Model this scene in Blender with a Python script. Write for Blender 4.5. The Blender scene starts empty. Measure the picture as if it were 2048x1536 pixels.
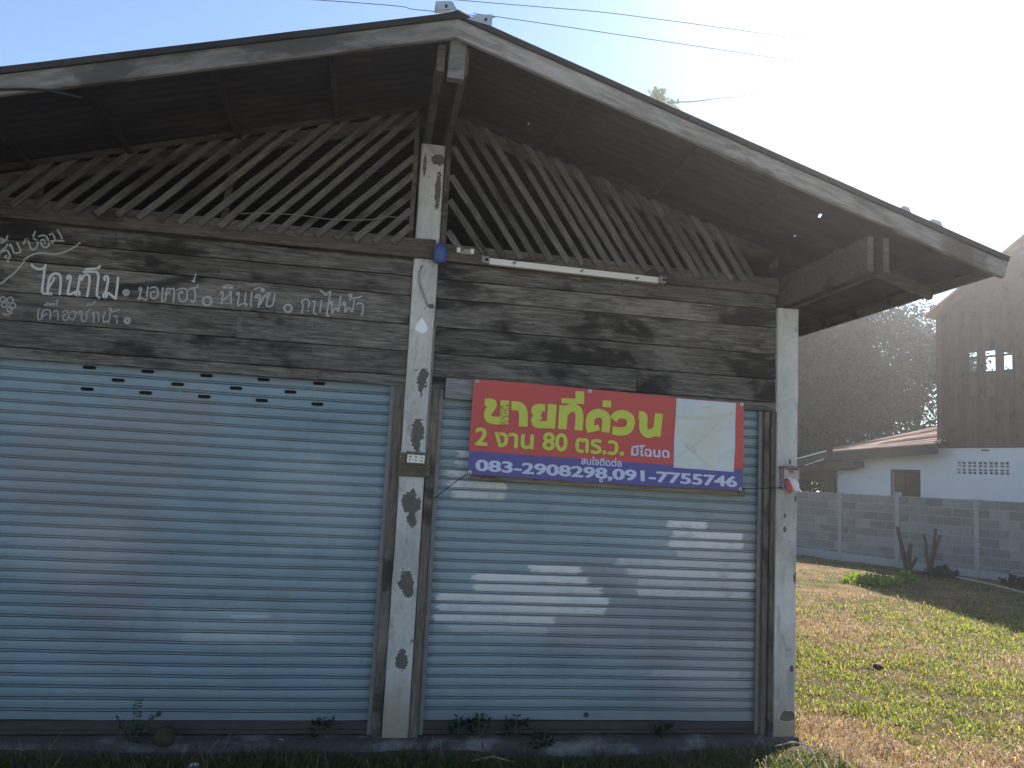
import bpy, bmesh, math, random
import numpy as np
from mathutils import Vector, Matrix

# ---------------------------------------------------------------- camera, world, sun
SC = bpy.context.scene
COL = SC.collection
rad = math.radians

def cam_axes(yaw, pitch, roll):
    f = Vector((math.sin(yaw)*math.cos(pitch), math.cos(yaw)*math.cos(pitch), math.sin(pitch)))
    r = Vector((math.cos(yaw), -math.sin(yaw), 0)); u = r.cross(f)
    c, s = math.cos(roll), math.sin(roll)
    return c*r+s*u, -s*r+c*u, f

cam_d = bpy.data.cameras.new('camera'); cam = bpy.data.objects.new('camera', cam_d); COL.objects.link(cam)
R_, U_, F_ = cam_axes(0.16729539, 0.11835515, 0.05193225)
cam.matrix_world = Matrix(((R_.x, U_.x, -F_.x, -0.2426), (R_.y, U_.y, -F_.y, -4.9396), (R_.z, U_.z, -F_.z, 1.55), (0, 0, 0, 1)))
cam_d.sensor_width = 36; cam_d.lens = 36*1589.4/2048
cam_d.clip_start = .05; cam_d.clip_end = 2000
SC.camera = cam

SUN_AZ, SUN_EL = rad(45), rad(37.5)
world = bpy.data.worlds.new('World'); SC.world = world; world.use_nodes = True
wn = world.node_tree
sky = wn.nodes.new('ShaderNodeTexSky'); sky.sky_type = 'NISHITA'; sky.sun_disc = False
sky.sun_elevation = SUN_EL; sky.sun_rotation = SUN_AZ; sky.air_density = 1.0; sky.dust_density = 0.1; sky.ozone_density = 1.6
wn.links.new(sky.outputs[0], wn.nodes['Background'].inputs[0]); wn.nodes['Background'].inputs[1].default_value = 0.08
sun_d = bpy.data.lights.new('sun', 'SUN'); sun_d.energy = 5.0; sun_d.angle = rad(.53); sun_d.color = (1, .93, .82)
sun = bpy.data.objects.new('sun', sun_d); COL.objects.link(sun)
S_ = Vector((math.sin(SUN_AZ)*math.cos(SUN_EL), math.cos(SUN_AZ)*math.cos(SUN_EL), math.sin(SUN_EL)))
sun.rotation_euler = S_.to_track_quat('Z', 'Y').to_euler(); sun.location = S_*40
vs = SC.view_settings; vs.view_transform = 'Standard'; vs.look = 'None'; vs.gamma = 1; vs.exposure = 1.5; vs.use_curve_mapping = False
SC.cycles.use_denoising = True
SC.cycles.max_bounces = 6; SC.cycles.transparent_max_bounces = 12; SC.cycles.volume_bounces = 0
SC.cycles.sample_clamp_indirect = 8

HAZE_DENSITY, HAZE_G = 0.0031, 0.86

# ---------------------------------------------------------------- helpers
RNG = np.random.default_rng(7); random.seed(7)

def tag(o, label=None, cat=None, group=None, kind=None):
    if label: o['label'] = label
    if cat: o['category'] = cat
    if group: o['group'] = group
    if kind: o['kind'] = kind
    return o

def thing(name, loc, label, cat, group=None):
    o = bpy.data.objects.new(name, None); COL.objects.link(o); o.location = loc; o.empty_display_size = .1
    o['origin'] = tuple(loc)
    return tag(o, label, cat, group)

class MB:
    """collects shapes in world coordinates; build() links them as ONE mesh object"""
    def __init__(s): s.v = []; s.f = []; s.c = []; s.smooth = []
    def add(s, verts, faces, var=None, smooth=False):
        b = len(s.v); var = random.random() if var is None else var
        s.v += [tuple(p) for p in verts]
        for f in faces: s.f.append(tuple(b+i for i in f)); s.c.append(var); s.smooth.append(smooth)
        return s
    def box(s, x0, x1, y0, y1, z0, z1, var=None):
        v = [(x, y, z) for x in (x0, x1) for y in (y0, y1) for z in (z0, z1)]
        return s.add(v, [(0,1,3,2), (4,6,7,5), (0,4,5,1), (2,3,7,6), (0,2,6,4), (1,5,7,3)], var)
    def prism(s, poly, a, b, var=None, smooth=False):
        """poly: list of points; a,b: offset vectors"""
        n = len(poly); P = [Vector(p) for p in poly]; a = Vector(a); b = Vector(b)
        v = [p+a for p in P]+[p+b for p in P]
        f = [tuple(range(n))[::-1], tuple(range(n, 2*n))]+[(i, (i+1) % n, n+(i+1) % n, n+i) for i in range(n)]
        return s.add(v, f, var, smooth)
    def plank(s, p, q, w, t, up=(0, 0, 1), n=6, wob=.0, bev=.003, var=None):
        """a board from p to q, section w (along up) x t (along side), slightly wavy, chamfered"""
        p = Vector(p); q = Vector(q); d = (q-p); L = d.length; d.normalize()
        up = Vector(up); side = d.cross(up).normalized(); up = side.cross(d).normalized()
        ring = []
        hw, ht = w/2, t/2
        sec = [(-hw+bev, -ht), (hw-bev, -ht), (hw, -ht+bev), (hw, ht-bev), (hw-bev, ht), (-hw+bev, ht), (-hw, ht-bev), (-hw, -ht+bev)]
        V = []
        for i in range(n+1):
            c = p+d*(L*i/n)+up*random.uniform(-wob, wob)+side*random.uniform(-wob, wob)*.5
            k = 1+random.uniform(-wob, wob)*3
            V += [c+up*(a*k)+side*b for a, b in sec]
        m = len(sec); F = [tuple(range(m)), tuple(range(n*m, n*m+m))[::-1]]
        for i in range(n):
            for j in range(m): F.append((i*m+j, i*m+(j+1) % m, (i+1)*m+(j+1) % m, (i+1)*m+j)[::-1])
        return s.add(V, F, var)
    def tube(s, pts, r, n=6, var=None, caps=True):
        pts = [Vector(p) for p in pts]; rs = r if isinstance(r, (list, tuple)) else [r]*len(pts)
        V = []; prev = None
        for i, p in enumerate(pts):
            d = (pts[min(i+1, len(pts)-1)]-pts[max(i-1, 0)]).normalized()
            a = d.orthogonal().normalized() if prev is None else (prev-d*prev.dot(d)).normalized()
            prev = a; b = d.cross(a)
            V += [p+(a*math.cos(2*math.pi*k/n)+b*math.sin(2*math.pi*k/n))*rs[i] for k in range(n)]
        F = []
        for i in range(len(pts)-1):
            for k in range(n): F.append((i*n+k, i*n+(k+1) % n, (i+1)*n+(k+1) % n, (i+1)*n+k))
        if caps: F += [tuple(range(n))[::-1], tuple(range((len(pts)-1)*n, len(pts)*n))]
        return s.add(V, F, var, True)
    def build(s, name, mat, parent=None, label=None, cat=None, group=None, kind=None, origin=None):
        me = bpy.data.meshes.new(name)
        o0 = Vector((0, 0, 0)); p = parent
        while p is not None and 'origin' not in p: p = p.parent
        if p is not None: o0 = Vector(p['origin'])
        elif origin is not None: o0 = Vector(origin)
        me.from_pydata([tuple(Vector(v)-o0) for v in s.v], [], s.f)
        me.polygons.foreach_set('use_smooth', s.smooth)
        at = me.attributes.new('var', 'FLOAT', 'FACE'); at.data.foreach_set('value', s.c)
        if isinstance(mat, (list, tuple)):
            for m in mat: me.materials.append(m)
        else: me.materials.append(mat)
        me.validate(); me.update()
        o = bpy.data.objects.new(name, me); COL.objects.link(o)
        if parent is not None: o.parent = parent
        elif origin is not None: o.location = origin
        return tag(o, label, cat, group, kind)

def ribbon(mb, pts, w, yfun, closed=False, cap=True):
    """flat stroke of width w along pts [(x,z)...] lying on y=yfun(x,z); smooth mitred"""
    P = []
    for i in range(len(pts)-1):
        a, b = Vector(pts[i]), Vector(pts[i+1]); k = max(1, int((b-a).length/(.03 if cap else .02)))
        P += [a.lerp(b, j/k) for j in range(k)]
    P.append(Vector(pts[-1]))
    V = []; h = w/2
    for i, p in enumerate(P):
        d0 = (p-P[i-1]).normalized() if i else None; d1 = (P[i+1]-p).normalized() if i < len(P)-1 else None
        d = ((d0 or d1)+(d1 or d0))
        d = d.normalized() if d.length > 1e-6 else (d1 or d0)
        nrm = Vector((-d.y, d.x)); k = 1.0
        if d0 and d1: k = min(1.5, 1/max(.5, nrm.dot(Vector((-d1.y, d1.x)))))
        for sgn in (-1, 1):
            q = p+nrm*(h*k*sgn); V.append((q.x, yfun(q.x, q.y), q.y))
    mb.add(V, [(2*i, 2*i+1, 2*i+3, 2*i+2) for i in range(len(P)-1)])
    if cap:
        for p in (P[0], P[-1]):
            n = 8; vv = [(p.x+h*.95*math.cos(2*math.pi*i/n), yfun(p.x, p.y)-.0002, p.y+h*.95*math.sin(2*math.pi*i/n)) for i in range(n)]
            mb.add(vv, [tuple(range(n))])

# ---------------------------------------------------------------- materials
class Mat:
    def __init__(s, name, rough=.85, spec=.25, metal=0.):
        s.m = bpy.data.materials.new(name); s.m.use_nodes = True; s.t = s.m.node_tree
        s.b = s.t.nodes['Principled BSDF']; s.b.inputs['Roughness'].default_value = rough
        s.b.inputs['Specular IOR Level'].default_value = spec; s.b.inputs['Metallic'].default_value = metal
        s.tc = s.t.nodes.new('ShaderNodeTexCoord').outputs['Object']
    def new(s, t, **kw):
        n = s.t.nodes.new(t)
        for k, v in kw.items(): setattr(n, k, v)
        return n
    def link(s, a, i):
        if isinstance(a, (int, float)): i.default_value = a
        elif isinstance(a, tuple): i.default_value = a if len(a) == 4 or i.type == 'VECTOR' else (*a, 1)
        else: s.t.links.new(a, i)
    def math(s, op, a, b=0., clamp=False):
        n = s.new('ShaderNodeMath', operation=op, use_clamp=clamp); s.link(a, n.inputs[0]); s.link(b, n.inputs[1]); return n.outputs[0]
    def mapv(s, scale=(1, 1, 1), loc=(0, 0, 0), rot=(0, 0, 0), src=None):
        n = s.new('ShaderNodeMapping'); s.link(src or s.tc, n.inputs[0]); n.inputs['Scale'].default_value = scale
        n.inputs['Location'].default_value = loc; n.inputs['Rotation'].default_value = rot; return n.outputs[0]
    def noise(s, scale, vec=None, detail=4, rough=.55, dist=0.):
        n = s.new('ShaderNodeTexNoise'); s.link(vec or s.tc, n.inputs['Vector']); n.inputs['Scale'].default_value = scale
        n.inputs['Detail'].default_value = detail; n.inputs['Roughness'].default_value = rough; n.inputs['Distortion'].default_value = dist
        return n.outputs['Fac']
    def ramp(s, fac, stops, interp='LINEAR'):
        n = s.new('ShaderNodeValToRGB'); s.link(fac, n.inputs[0]); cr = n.color_ramp; cr.interpolation = interp
        while len(cr.elements) < len(stops): cr.elements.new(.5)
        for e, (p, c) in zip(cr.elements, stops): e.position = p; e.color = (*c, 1) if isinstance(c, tuple) else (c, c, c, 1)
        return n.outputs[0]
    def mix(s, fac, a, b, mode='MIX'):
        n = s.new('ShaderNodeMix', data_type='RGBA', blend_type=mode); s.link(fac, n.inputs[0]); s.link(a, n.inputs[6]); s.link(b, n.inputs[7]); return n.outputs[2]
    def step(s, v, lo, hi):
        n = s.new('ShaderNodeMapRange', interpolation_type='SMOOTHSTEP'); s.link(v, n.inputs[0]); n.inputs[1].default_value = lo; n.inputs[2].default_value = hi; return n.outputs[0]
    def attr(s, name='var'):
        n = s.new('ShaderNodeAttribute', attribute_name=name); return n.outputs['Fac']
    def attrc(s, name):
        n = s.new('ShaderNodeAttribute', attribute_name=name); return n.outputs['Color']
    def sep(s):
        n = s.new('ShaderNodeSeparateXYZ'); s.link(s.tc, n.inputs[0]); return n.outputs
    def color(s, c): s.link(c, s.b.inputs['Base Color']); return s
    def bump(s, h, strength=.4, dist=.01):
        n = s.new('ShaderNodeBump'); n.inputs['Strength'].default_value = strength; n.inputs['Distance'].default_value = dist
        s.link(h, n.inputs['Height']); s.t.links.new(n.outputs[0], s.b.inputs['Normal']); return s
    def blob(s, cx, cz, rx, rz, edge=.25, scale=9, amp=.55, xyz=None, nz=None):
        """mask of a ragged patch centred at object coords (cx, cz)"""
        X = xyz or s.sep()
        dx = s.math('DIVIDE', s.math('SUBTRACT', X[0], cx), rx); dz = s.math('DIVIDE', s.math('SUBTRACT', X[2], cz), rz)
        d = s.math('SQRT', s.math('ADD', s.math('MULTIPLY', dx, dx), s.math('MULTIPLY', dz, dz)))
        nz = nz or s.noise(scale, detail=5, rough=.6)
        d = s.math('ADD', d, s.math('MULTIPLY', s.math('SUBTRACT', nz, .5), amp*3))
        return s.math('SUBTRACT', 1.0, s.step(d, 1-edge, 1+edge))
    def rect(s, x0, x1, z0, z1, soft=.015, rag=.03, xyz=None, nz=None):
        X = xyz or s.sep(); nz = nz or s.noise(14, s.mapv((1, 1, 6)), 4)
        xx = s.math('ADD', X[0], s.math('MULTIPLY', s.math('SUBTRACT', nz, .5), rag*4))
        zz = s.math('ADD', X[2], s.math('MULTIPLY', s.math('SUBTRACT', nz, .5), rag*.35))
        a = s.math('MULTIPLY', s.step(xx, x0-soft, x0+soft), s.math('SUBTRACT', 1, s.step(xx, x1-soft, x1+soft)))
        b = s.math('MULTIPLY', s.step(zz, z0-soft*.3, z0+soft*.3), s.math('SUBTRACT', 1, s.step(zz, z1-soft*.3, z1+soft*.3)))
        return s.math('MULTIPLY', a, b)
    def vmax(s, L):
        r = L[0]
        for x in L[1:]: r = s.math('MAXIMUM', r, x)
        return r

def plain(name, c, rough=.8, spec=.25, metal=0., var=.25, scale=20):
    m = Mat(name, rough, spec, metal); n = m.noise(scale, detail=5)
    m.color(m.mix(n, tuple(x*(1-var) for x in c), tuple(min(1, x*(1+var)) for x in c))); m.bump(n, .15, .004)
    return m.m

def wood(name, dark, mid, pale, along=(1, 14, 14), stain=.5, scale=3.0, palefac=.5, roty=0.):
    m = Mat(name, .9, .15)
    v = m.attr(); off = m.new('ShaderNodeVectorMath', operation='ADD'); m.link(m.mapv(rot=(0, roty, 0)) if roty else m.tc, off.inputs[0])
    cmb = m.new('ShaderNodeCombineXYZ'); m.link(m.math('MULTIPLY', v, 37.), cmb.inputs[0]); m.link(m.math('MULTIPLY', v, 11.), cmb.inputs[1]); m.link(m.math('MULTIPLY', v, 5.), cmb.inputs[2])
    m.link(cmb.outputs[0], off.inputs[1]); P = off.outputs[0]
    grain = m.noise(scale*3, m.mapv(along, src=P), 6, .65, .6)
    fine = m.noise(scale*9, m.mapv((along[0], along[1]*2, along[2]*2), src=P), 3, .6)
    blot = m.noise(1.7, m.mapv((1, 2.2, 2.2), src=P), 5, .6, .4)
    base = m.ramp(grain, [(.25, dark), (.5, mid), (.78, pale)])
    base = m.mix(m.math('MULTIPLY', m.step(blot, .60-.2*stain, .68-.08*stain), .9), base, dark)
    base = m.mix(m.math('MULTIPLY', m.step(blot, .46, .28), palefac), base, pale)
    tint = m.math('ADD', .72, m.math('MULTIPLY', v, .56))
    base = m.mix(1., base, m.mix(m.math('SUBTRACT', tint, .5), (.5, .5, .5), (1.5, 1.5, 1.5)), 'MULTIPLY')
    m.color(base); m.bump(m.math('ADD', grain, m.math('MULTIPLY', fine, .5)), .5, .006)
    return m.m

# ---------------------------------------------------------------- the setting: ground, haze
def vnoise(x, y, seed=0, s=1.0):
    x = np.asarray(x)*s; y = np.asarray(y)*s; xi = np.floor(x).astype(int); yi = np.floor(y).astype(int)
    fx = x-xi; fy = y-yi; fx = fx*fx*(3-2*fx); fy = fy*fy*(3-2*fy)
    def h(a, b):
        n = (a*374761393+b*668265263+seed*974634777) & 0x7fffffff
        n = ((n ^ (n >> 13))*1274126177) & 0x7fffffff
        return ((n ^ (n >> 16)) & 0xffff)/65535.
    return (h(xi, yi)*(1-fx)+h(xi+1, yi)*fx)*(1-fy)+(h(xi, yi+1)*(1-fx)+h(xi+1, yi+1)*fx)*fy
def fbm(x, y, seed=0, s=1.0, n=4):
    r = 0; a = .5; t = 0
    for i in range(n): r = r+a*vnoise(x, y, seed+i*17, s*2**i); t += a; a *= .55
    return r/t

WA = np.array([10.9, 14.8]); WE = np.array([.36538, -.93086]); WN = np.array([.93086, .36538])   # the block wall: foot, direction, outward normal
def wall_dist(x, y): return -((x-WA[0])*WN[0]+(y-WA[1])*WN[1])
def gz(x, y):
    """height of the ground"""
    x = np.asarray(x, float); y = np.asarray(y, float)
    z = -.045+.05*(fbm(x, y, 3, .8)-.5)+.03*(fbm(x, y, 9, 4.)-.5)
    under = (np.abs(x) < 2.75) & (y > -.02) & (y < 9.4)
    return np.where(under, np.minimum(z, -.06), z)
GREEN = [(3.95, .65, .85, .45, .95), (5.0, 1.2, .9, .5, .7), (3.6, 1.35, .5, .35, .6), (9.5, 9.4, 1.0, .8, .8), (5.0, 2.3, .9, .45, .3), (7, 3.5, 1.5, 1., .3), (2.95, .2, .38, .5, -1.3), (3.5, -.5, 1.2, .38, -.9), (5.3, 4.2, .9, .8, -.9), (4.55, 2.9, .8, .4, -.35), (7.6, 7.2, 1.2, 1.2, -.4)]
def greenness(x, y):
    g = fbm(x, y, 21, .9, 4)*.45+fbm(x, y, 33, 3.5, 4)*.55
    g = (g-.49)*5.5+.52
    for cx, cy, rx, ry, k in GREEN: g = g+k*np.exp(-((x-cx)/rx)**2-((y-cy)/ry)**2)
    return np.clip(g, 0, 1)

def uneven(a, lo, hi, b, fine, coarse):
    return np.concatenate([np.linspace(a, lo, coarse, endpoint=False), np.arange(lo, hi, fine), np.linspace(hi, b, coarse)])
gx = uneven(-58, -4.5, 16, 58, .09, 30); gy = uneven(-58, -6, 19, 58, .09, 30)
GX, GY = np.meshgrid(gx, gy); GZ = gz(GX, GY)
nx, ny = len(gx), len(gy)
gv = np.stack([GX.ravel(), GY.ravel(), GZ.ravel()], 1)
ii = (np.arange(ny-1)[:, None]*nx+np.arange(nx-1)[None]).ravel()
gf = np.stack([ii, ii+1, ii+nx+1, ii+nx], 1)
def np_mesh(name, v, f, mat, col=None, smooth=False):
    me = bpy.data.meshes.new(name); n = f.shape[1]
    me.vertices.add(len(v)); me.vertices.foreach_set('co', v.astype(np.float32).ravel())
    me.loops.add(f.size); me.loops.foreach_set('vertex_index', f.astype(np.int32).ravel())
    me.polygons.add(len(f)); me.polygons.foreach_set('loop_start', np.arange(0, f.size, n, dtype=np.int32))
    if smooth: me.polygons.foreach_set('use_smooth', np.ones(len(f), bool))
    if col is not None:
        a = me.attributes.new('tone', 'FLOAT_COLOR', 'POINT'); a.data.foreach_set('color', np.concatenate([col, np.ones((len(col), 1))], 1).astype(np.float32).ravel())
    me.materials.append(mat); me.update(); me.validate()
    o = bpy.data.objects.new(name, me); COL.objects.link(o); return o
g_ = greenness(GX, GY).ravel()[:, None]
soil = np.array([.19, .105, .055]); straw = np.array([.23, .155, .07]); turf = np.array([.085, .070, .022]); dirt = np.array([.085, .075, .062])
pat = fbm(GX, GY, 51, 1.7).ravel()[:, None]
gc = (soil*(1-pat)+straw*pat)*(1-g_)+turf*g_
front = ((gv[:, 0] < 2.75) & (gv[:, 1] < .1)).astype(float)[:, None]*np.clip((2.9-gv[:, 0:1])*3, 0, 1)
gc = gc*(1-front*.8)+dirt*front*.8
bounce_ground = np.clip((-3.4-gv[:, 1:2]+.8*(fbm(GX, GY, 71, .5).ravel()[:, None]-.5))*1.2, 0, 1)       # unseen pale ground, added to bounce light onto the shed front
gc = gc*(1-bounce_ground)+np.array([.38, .37, .35])*bounce_ground
m = Mat('soil', .95, .1)
n1 = m.noise(28, detail=6, rough=.7); n2 = m.noise(160, detail=3)
m.color(m.mix(1., m.attrc('tone'), m.mix(n1, (.55, .55, .55), (1.4, 1.4, 1.4)), 'MULTIPLY')); m.bump(m.math('ADD', n1, m.math('MULTIPLY', n2, .6)), .8, .03)
ground = np_mesh('ground', gv, gf, m.m, gc, True); tag(ground, kind='structure')

# ---------------------------------------------------------------- materials of the shed
W_BOARD = wood('weathered_boards', (.020, .0185, .017), (.112, .101, .09), (.27, .248, .22), (1, 13, 13), .5, 2.0, .6)
W_BOARD_T = W_BOARD.node_tree
_b = W_BOARD_T.nodes['Principled BSDF']; _src = _b.inputs['Base Color'].links[0].from_socket
_a = W_BOARD_T.nodes.new('ShaderNodeAttribute'); _a.attribute_name = 'var'
_l = W_BOARD_T.nodes.new('ShaderNodeMath'); _l.operation = 'LESS_THAN'; _l.inputs[1].default_value = -.5; W_BOARD_T.links.new(_a.outputs['Fac'], _l.inputs[0])
_m = W_BOARD_T.nodes.new('ShaderNodeMix'); _m.data_type = 'RGBA'; W_BOARD_T.links.new(_l.outputs[0], _m.inputs[0]); W_BOARD_T.links.new(_src, _m.inputs[6]); _m.inputs[7].default_value = (.018, .012, .009, 1); W_BOARD_T.links.new(_m.outputs[2], _b.inputs['Base Color'])
W_BEAM = wood('beam_wood', (.03, .025, .022), (.085, .07, .058), (.15, .13, .11), (1, 14, 14), .3, 2.2)
W_SLAT = wood('lattice_wood', (.042, .039, .036), (.100, .093, .086), (.18, .167, .153), (1.5, 12, 12), .2, 2.5, .3, rad(47))
W_SLAT_R = wood('lattice_wood_right', (.042, .039, .036), (.100, .093, .086), (.18, .167, .153), (1.5, 12, 12), .2, 2.5, .3, rad(-56))
W_FASCIA = wood('fascia_wood', (.07, .062, .055), (.175, .16, .145), (.29, .27, .245), (1, 7, 7), .45, 1.6, .5, rad(16.2))
W_FASCIA_R = wood('fascia_wood_right', (.07, .062, .055), (.175, .16, .145), (.29, .27, .245), (1, 7, 7), .45, 1.6, .5, rad(-17))
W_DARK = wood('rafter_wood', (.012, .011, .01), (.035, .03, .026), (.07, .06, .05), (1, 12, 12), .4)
W_JAMB = wood('jamb_wood', (.035, .03, .027), (.10, .085, .072), (.19, .165, .14), (14, 14, 1), .3, 2.2)
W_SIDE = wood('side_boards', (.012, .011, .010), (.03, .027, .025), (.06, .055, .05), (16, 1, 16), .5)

def pillar_mat(name, cx, patches, drip=None, stainz=.75):
    m = Mat(name, .9, .15); X = m.sep(); nz = m.noise(11, detail=6, rough=.65)
    big = m.noise(2.6, m.mapv((1, 1, .55)), 5, .62); fine = m.noise(40, detail=5, rough=.7)
    c = m.ramp(big, [(.28, (.25, .248, .235)), (.5, (.42, .418, .40)), (.72, (.55, .548, .53))])
    c = m.mix(m.math('MULTIPLY', m.step(fine, .52, .75), .55), c, (.27, .26, .24))
    stn = m.noise(6, m.mapv((1.6, 1, .5)), 6, .7, .8)
    c = m.mix(m.math('MULTIPLY', m.step(stn, .50, .66), .7), c, (.23, .228, .215))
    c = m.mix(m.math('MULTIPLY', m.step(stn, .44, .30), .6), c, (.54, .54, .52))
    low = m.math('MULTIPLY', m.math('SUBTRACT', 1, m.step(m.math('ADD', X[2], m.math('MULTIPLY', big, .5)), .25, stainz)), .8)
    c = m.mix(low, c, m.mix(fine, (.19, .145, .10), (.33, .27, .20)))
    nzf = m.math('ADD', m.math('MULTIPLY', m.noise(12, detail=6, rough=.7, dist=.6), .62), m.math('MULTIPLY', m.noise(55, detail=5, rough=.7), .38))
    msk = m.vmax([m.blob(px, pz, rx, rz, .05, 11, 1.25, X, nzf) for px, pz, rx, rz in patches])
    rim = m.vmax([m.blob(px, pz, rx*1.2, rz*1.15, .16, 11, 1.25, X, nzf) for px, pz, rx, rz in patches])
    c = m.mix(m.math('MULTIPLY', rim, .35), c, (.66, .66, .64))
    c = m.mix(msk, c, m.mix(m.noise(22, detail=5), (.06, .058, .055), (.15, .145, .135)))
    specks = m.step(m.noise(23, detail=2), .70, .73)
    c = m.mix(m.math('MULTIPLY', specks, .75), c, (.08, .075, .07))
    if drip:
        d = m.blob(*drip, .05, 9, .05, X); c = m.mix(d, c, (.80, .84, .88))
    m.color(c); m.bump(m.math('SUBTRACT', m.math('MULTIPLY', fine, .4), msk), .45, .004); return m.m

M_PILLAR = pillar_mat('chipped_whitewash', 0, [(.026, 2.13, .032, .085), (.015, 1.80, .040, .085), (.02, 1.73, .02, .06), (.004, 1.37, .052, .07), (.012, 1.28, .03, .05), (.008, .90, .045, .06), (.025, .85, .03, .05), (.006, .445, .036, .055), (-.05, 3.52, .014, .09), (.045, 3.35, .02, .12), (.03, 3.56, .05, .03), (.05, 2.6, .02, .02)])
M_PILLAR2 = pillar_mat('dusty_whitewash', 2.48, [(2.502, 1.755, .012, .02), (2.53, .42, .014, .022), (2.47, 1.40, .010, .02), (2.47, 1.31, .012, .02), (2.545, 1.0, .01, .04), (2.50, .12, .05, .03), (2.545, 1.52, .01, .03)], None, .55)

# ---------------------------------------------------------------- the shed
shed = thing('wooden_shed', (0, 0, 0), 'old wooden gable shed with two blue roller shutters and a slatted gable', 'shed')
RX = .03; SL = .305
def roofz(x): return 3.930-(SL if x > RX else .288)*abs(x-RX)
PX = 2.403; PW = .154; LX = -2.62       # right pillar's left edge, pillar width, left bay's outer edge

def pillar(x0, z1, mat):
    mb = MB(); n = 26; b = .006
    sec = [(b, 0), (PW-b, 0), (PW, b), (PW, PW-b), (PW-b, PW), (b, PW), (0, PW-b), (0, b)]
    V = []
    for i in range(n+1):
        z = -.12+(z1+.12)*i/n
        V += [(x0+a+random.uniform(-.0015, .0015), y+random.uniform(-.0015, .001), z) for a, y in sec]
    F = [tuple(range(8))[::-1], tuple(range(n*8, n*8+8))]
    for i in range(n):
        for j in range(8): F.append((i*8+j, i*8+(j+1) % 8, i*8+8+(j+1) % 8, i*8+8+j))
    mb.add(V, F); return mb.build('concrete_pillar', mat, shed)
tag(pillar(-PW/2, 3.66, M_PILLAR), 'tall whitewashed centre pillar with flaked dark patches')
tag(pillar(PX, 2.80, M_PILLAR2), 'shorter cream corner pillar with a mailbox on it')
pillar(LX-.02, 2.80, M_PILLAR2)

JZ = [2.90, 2.79, 2.665, 2.48, 2.31, 2.155, 2.088]
def board_y(z):
    for a, b in zip(JZ[:-1], JZ[1:]):
        if b <= z <= a: return .030-.012*(a-z)/(a-b)
    return .02
def plank_wall(x0, x1):
    mb = MB()
    for a, b in zip(JZ[:-1], JZ[1:]):
        cut = [x0, x1] if random.random() < .55 else [x0, x0+(x1-x0)*random.uniform(.3, .7), x1]
        for u, v in zip(cut[:-1], cut[1:]):
            n = 24; V = []
            for i in range(n+1):
                x = u+(v-u)*i/n; d = random.uniform(-.0022, .0022); e = random.uniform(-.0015, .0015)
                V += [(x, .052, a-.004+e), (x, .030, a-.004+e), (x, .018, b+.003+d), (x, .021, b+d), (x, .052, b+.001)]
            F = []
            for i in range(n):
                for j in range(4): F.append((i*5+j, i*5+j+1, i*5+5+j+1, i*5+5+j)[::-1])
            mb.add(V, F)
    mb.box(x0, x1, .06, .075, 2.11, 2.93)
    for a, b in zip(JZ[:-1], JZ[1:]):
        for xn in np.arange(x0+.05, x1, .59):
            for zz in ((a+b)/2+.03, (a+b)/2-.03) if a-b > .1 else ((a+b)/2,):
                x = float(xn)+random.uniform(-.012, .012); z = zz+random.uniform(-.008, .008); y = board_y(z)-.0012; r = random.uniform(.0035, .0055)
                mb.add([(x+r*math.cos(t*1.0472), y, z+r*math.sin(t*1.0472)) for t in range(6)], [(0, 1, 2, 3, 4, 5)], -1.)
    return mb
wl = plank_wall(LX+PW-.02, -PW/2-.002).build('plank_wall', W_BOARD, shed, 'dark plank wall with hand painted white lettering')
plank_wall(PW/2+.002, PX-.002).build('plank_wall', W_BOARD, shed, 'dark plank wall above the banner')

# beams under the gable
b = MB(); b.plank((LX+PW-.02, -.016, 2.962), (.052, -.016, 2.962), .124, .028, n=14, wob=.0012); b.build('beam', W_BEAM, shed)
b = MB(); b.plank((.082, .004, 2.955), (PX-.004, .004, 2.945), .112, .030, n=14, wob=.0012); b.build('beam', W_BEAM, shed)

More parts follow.
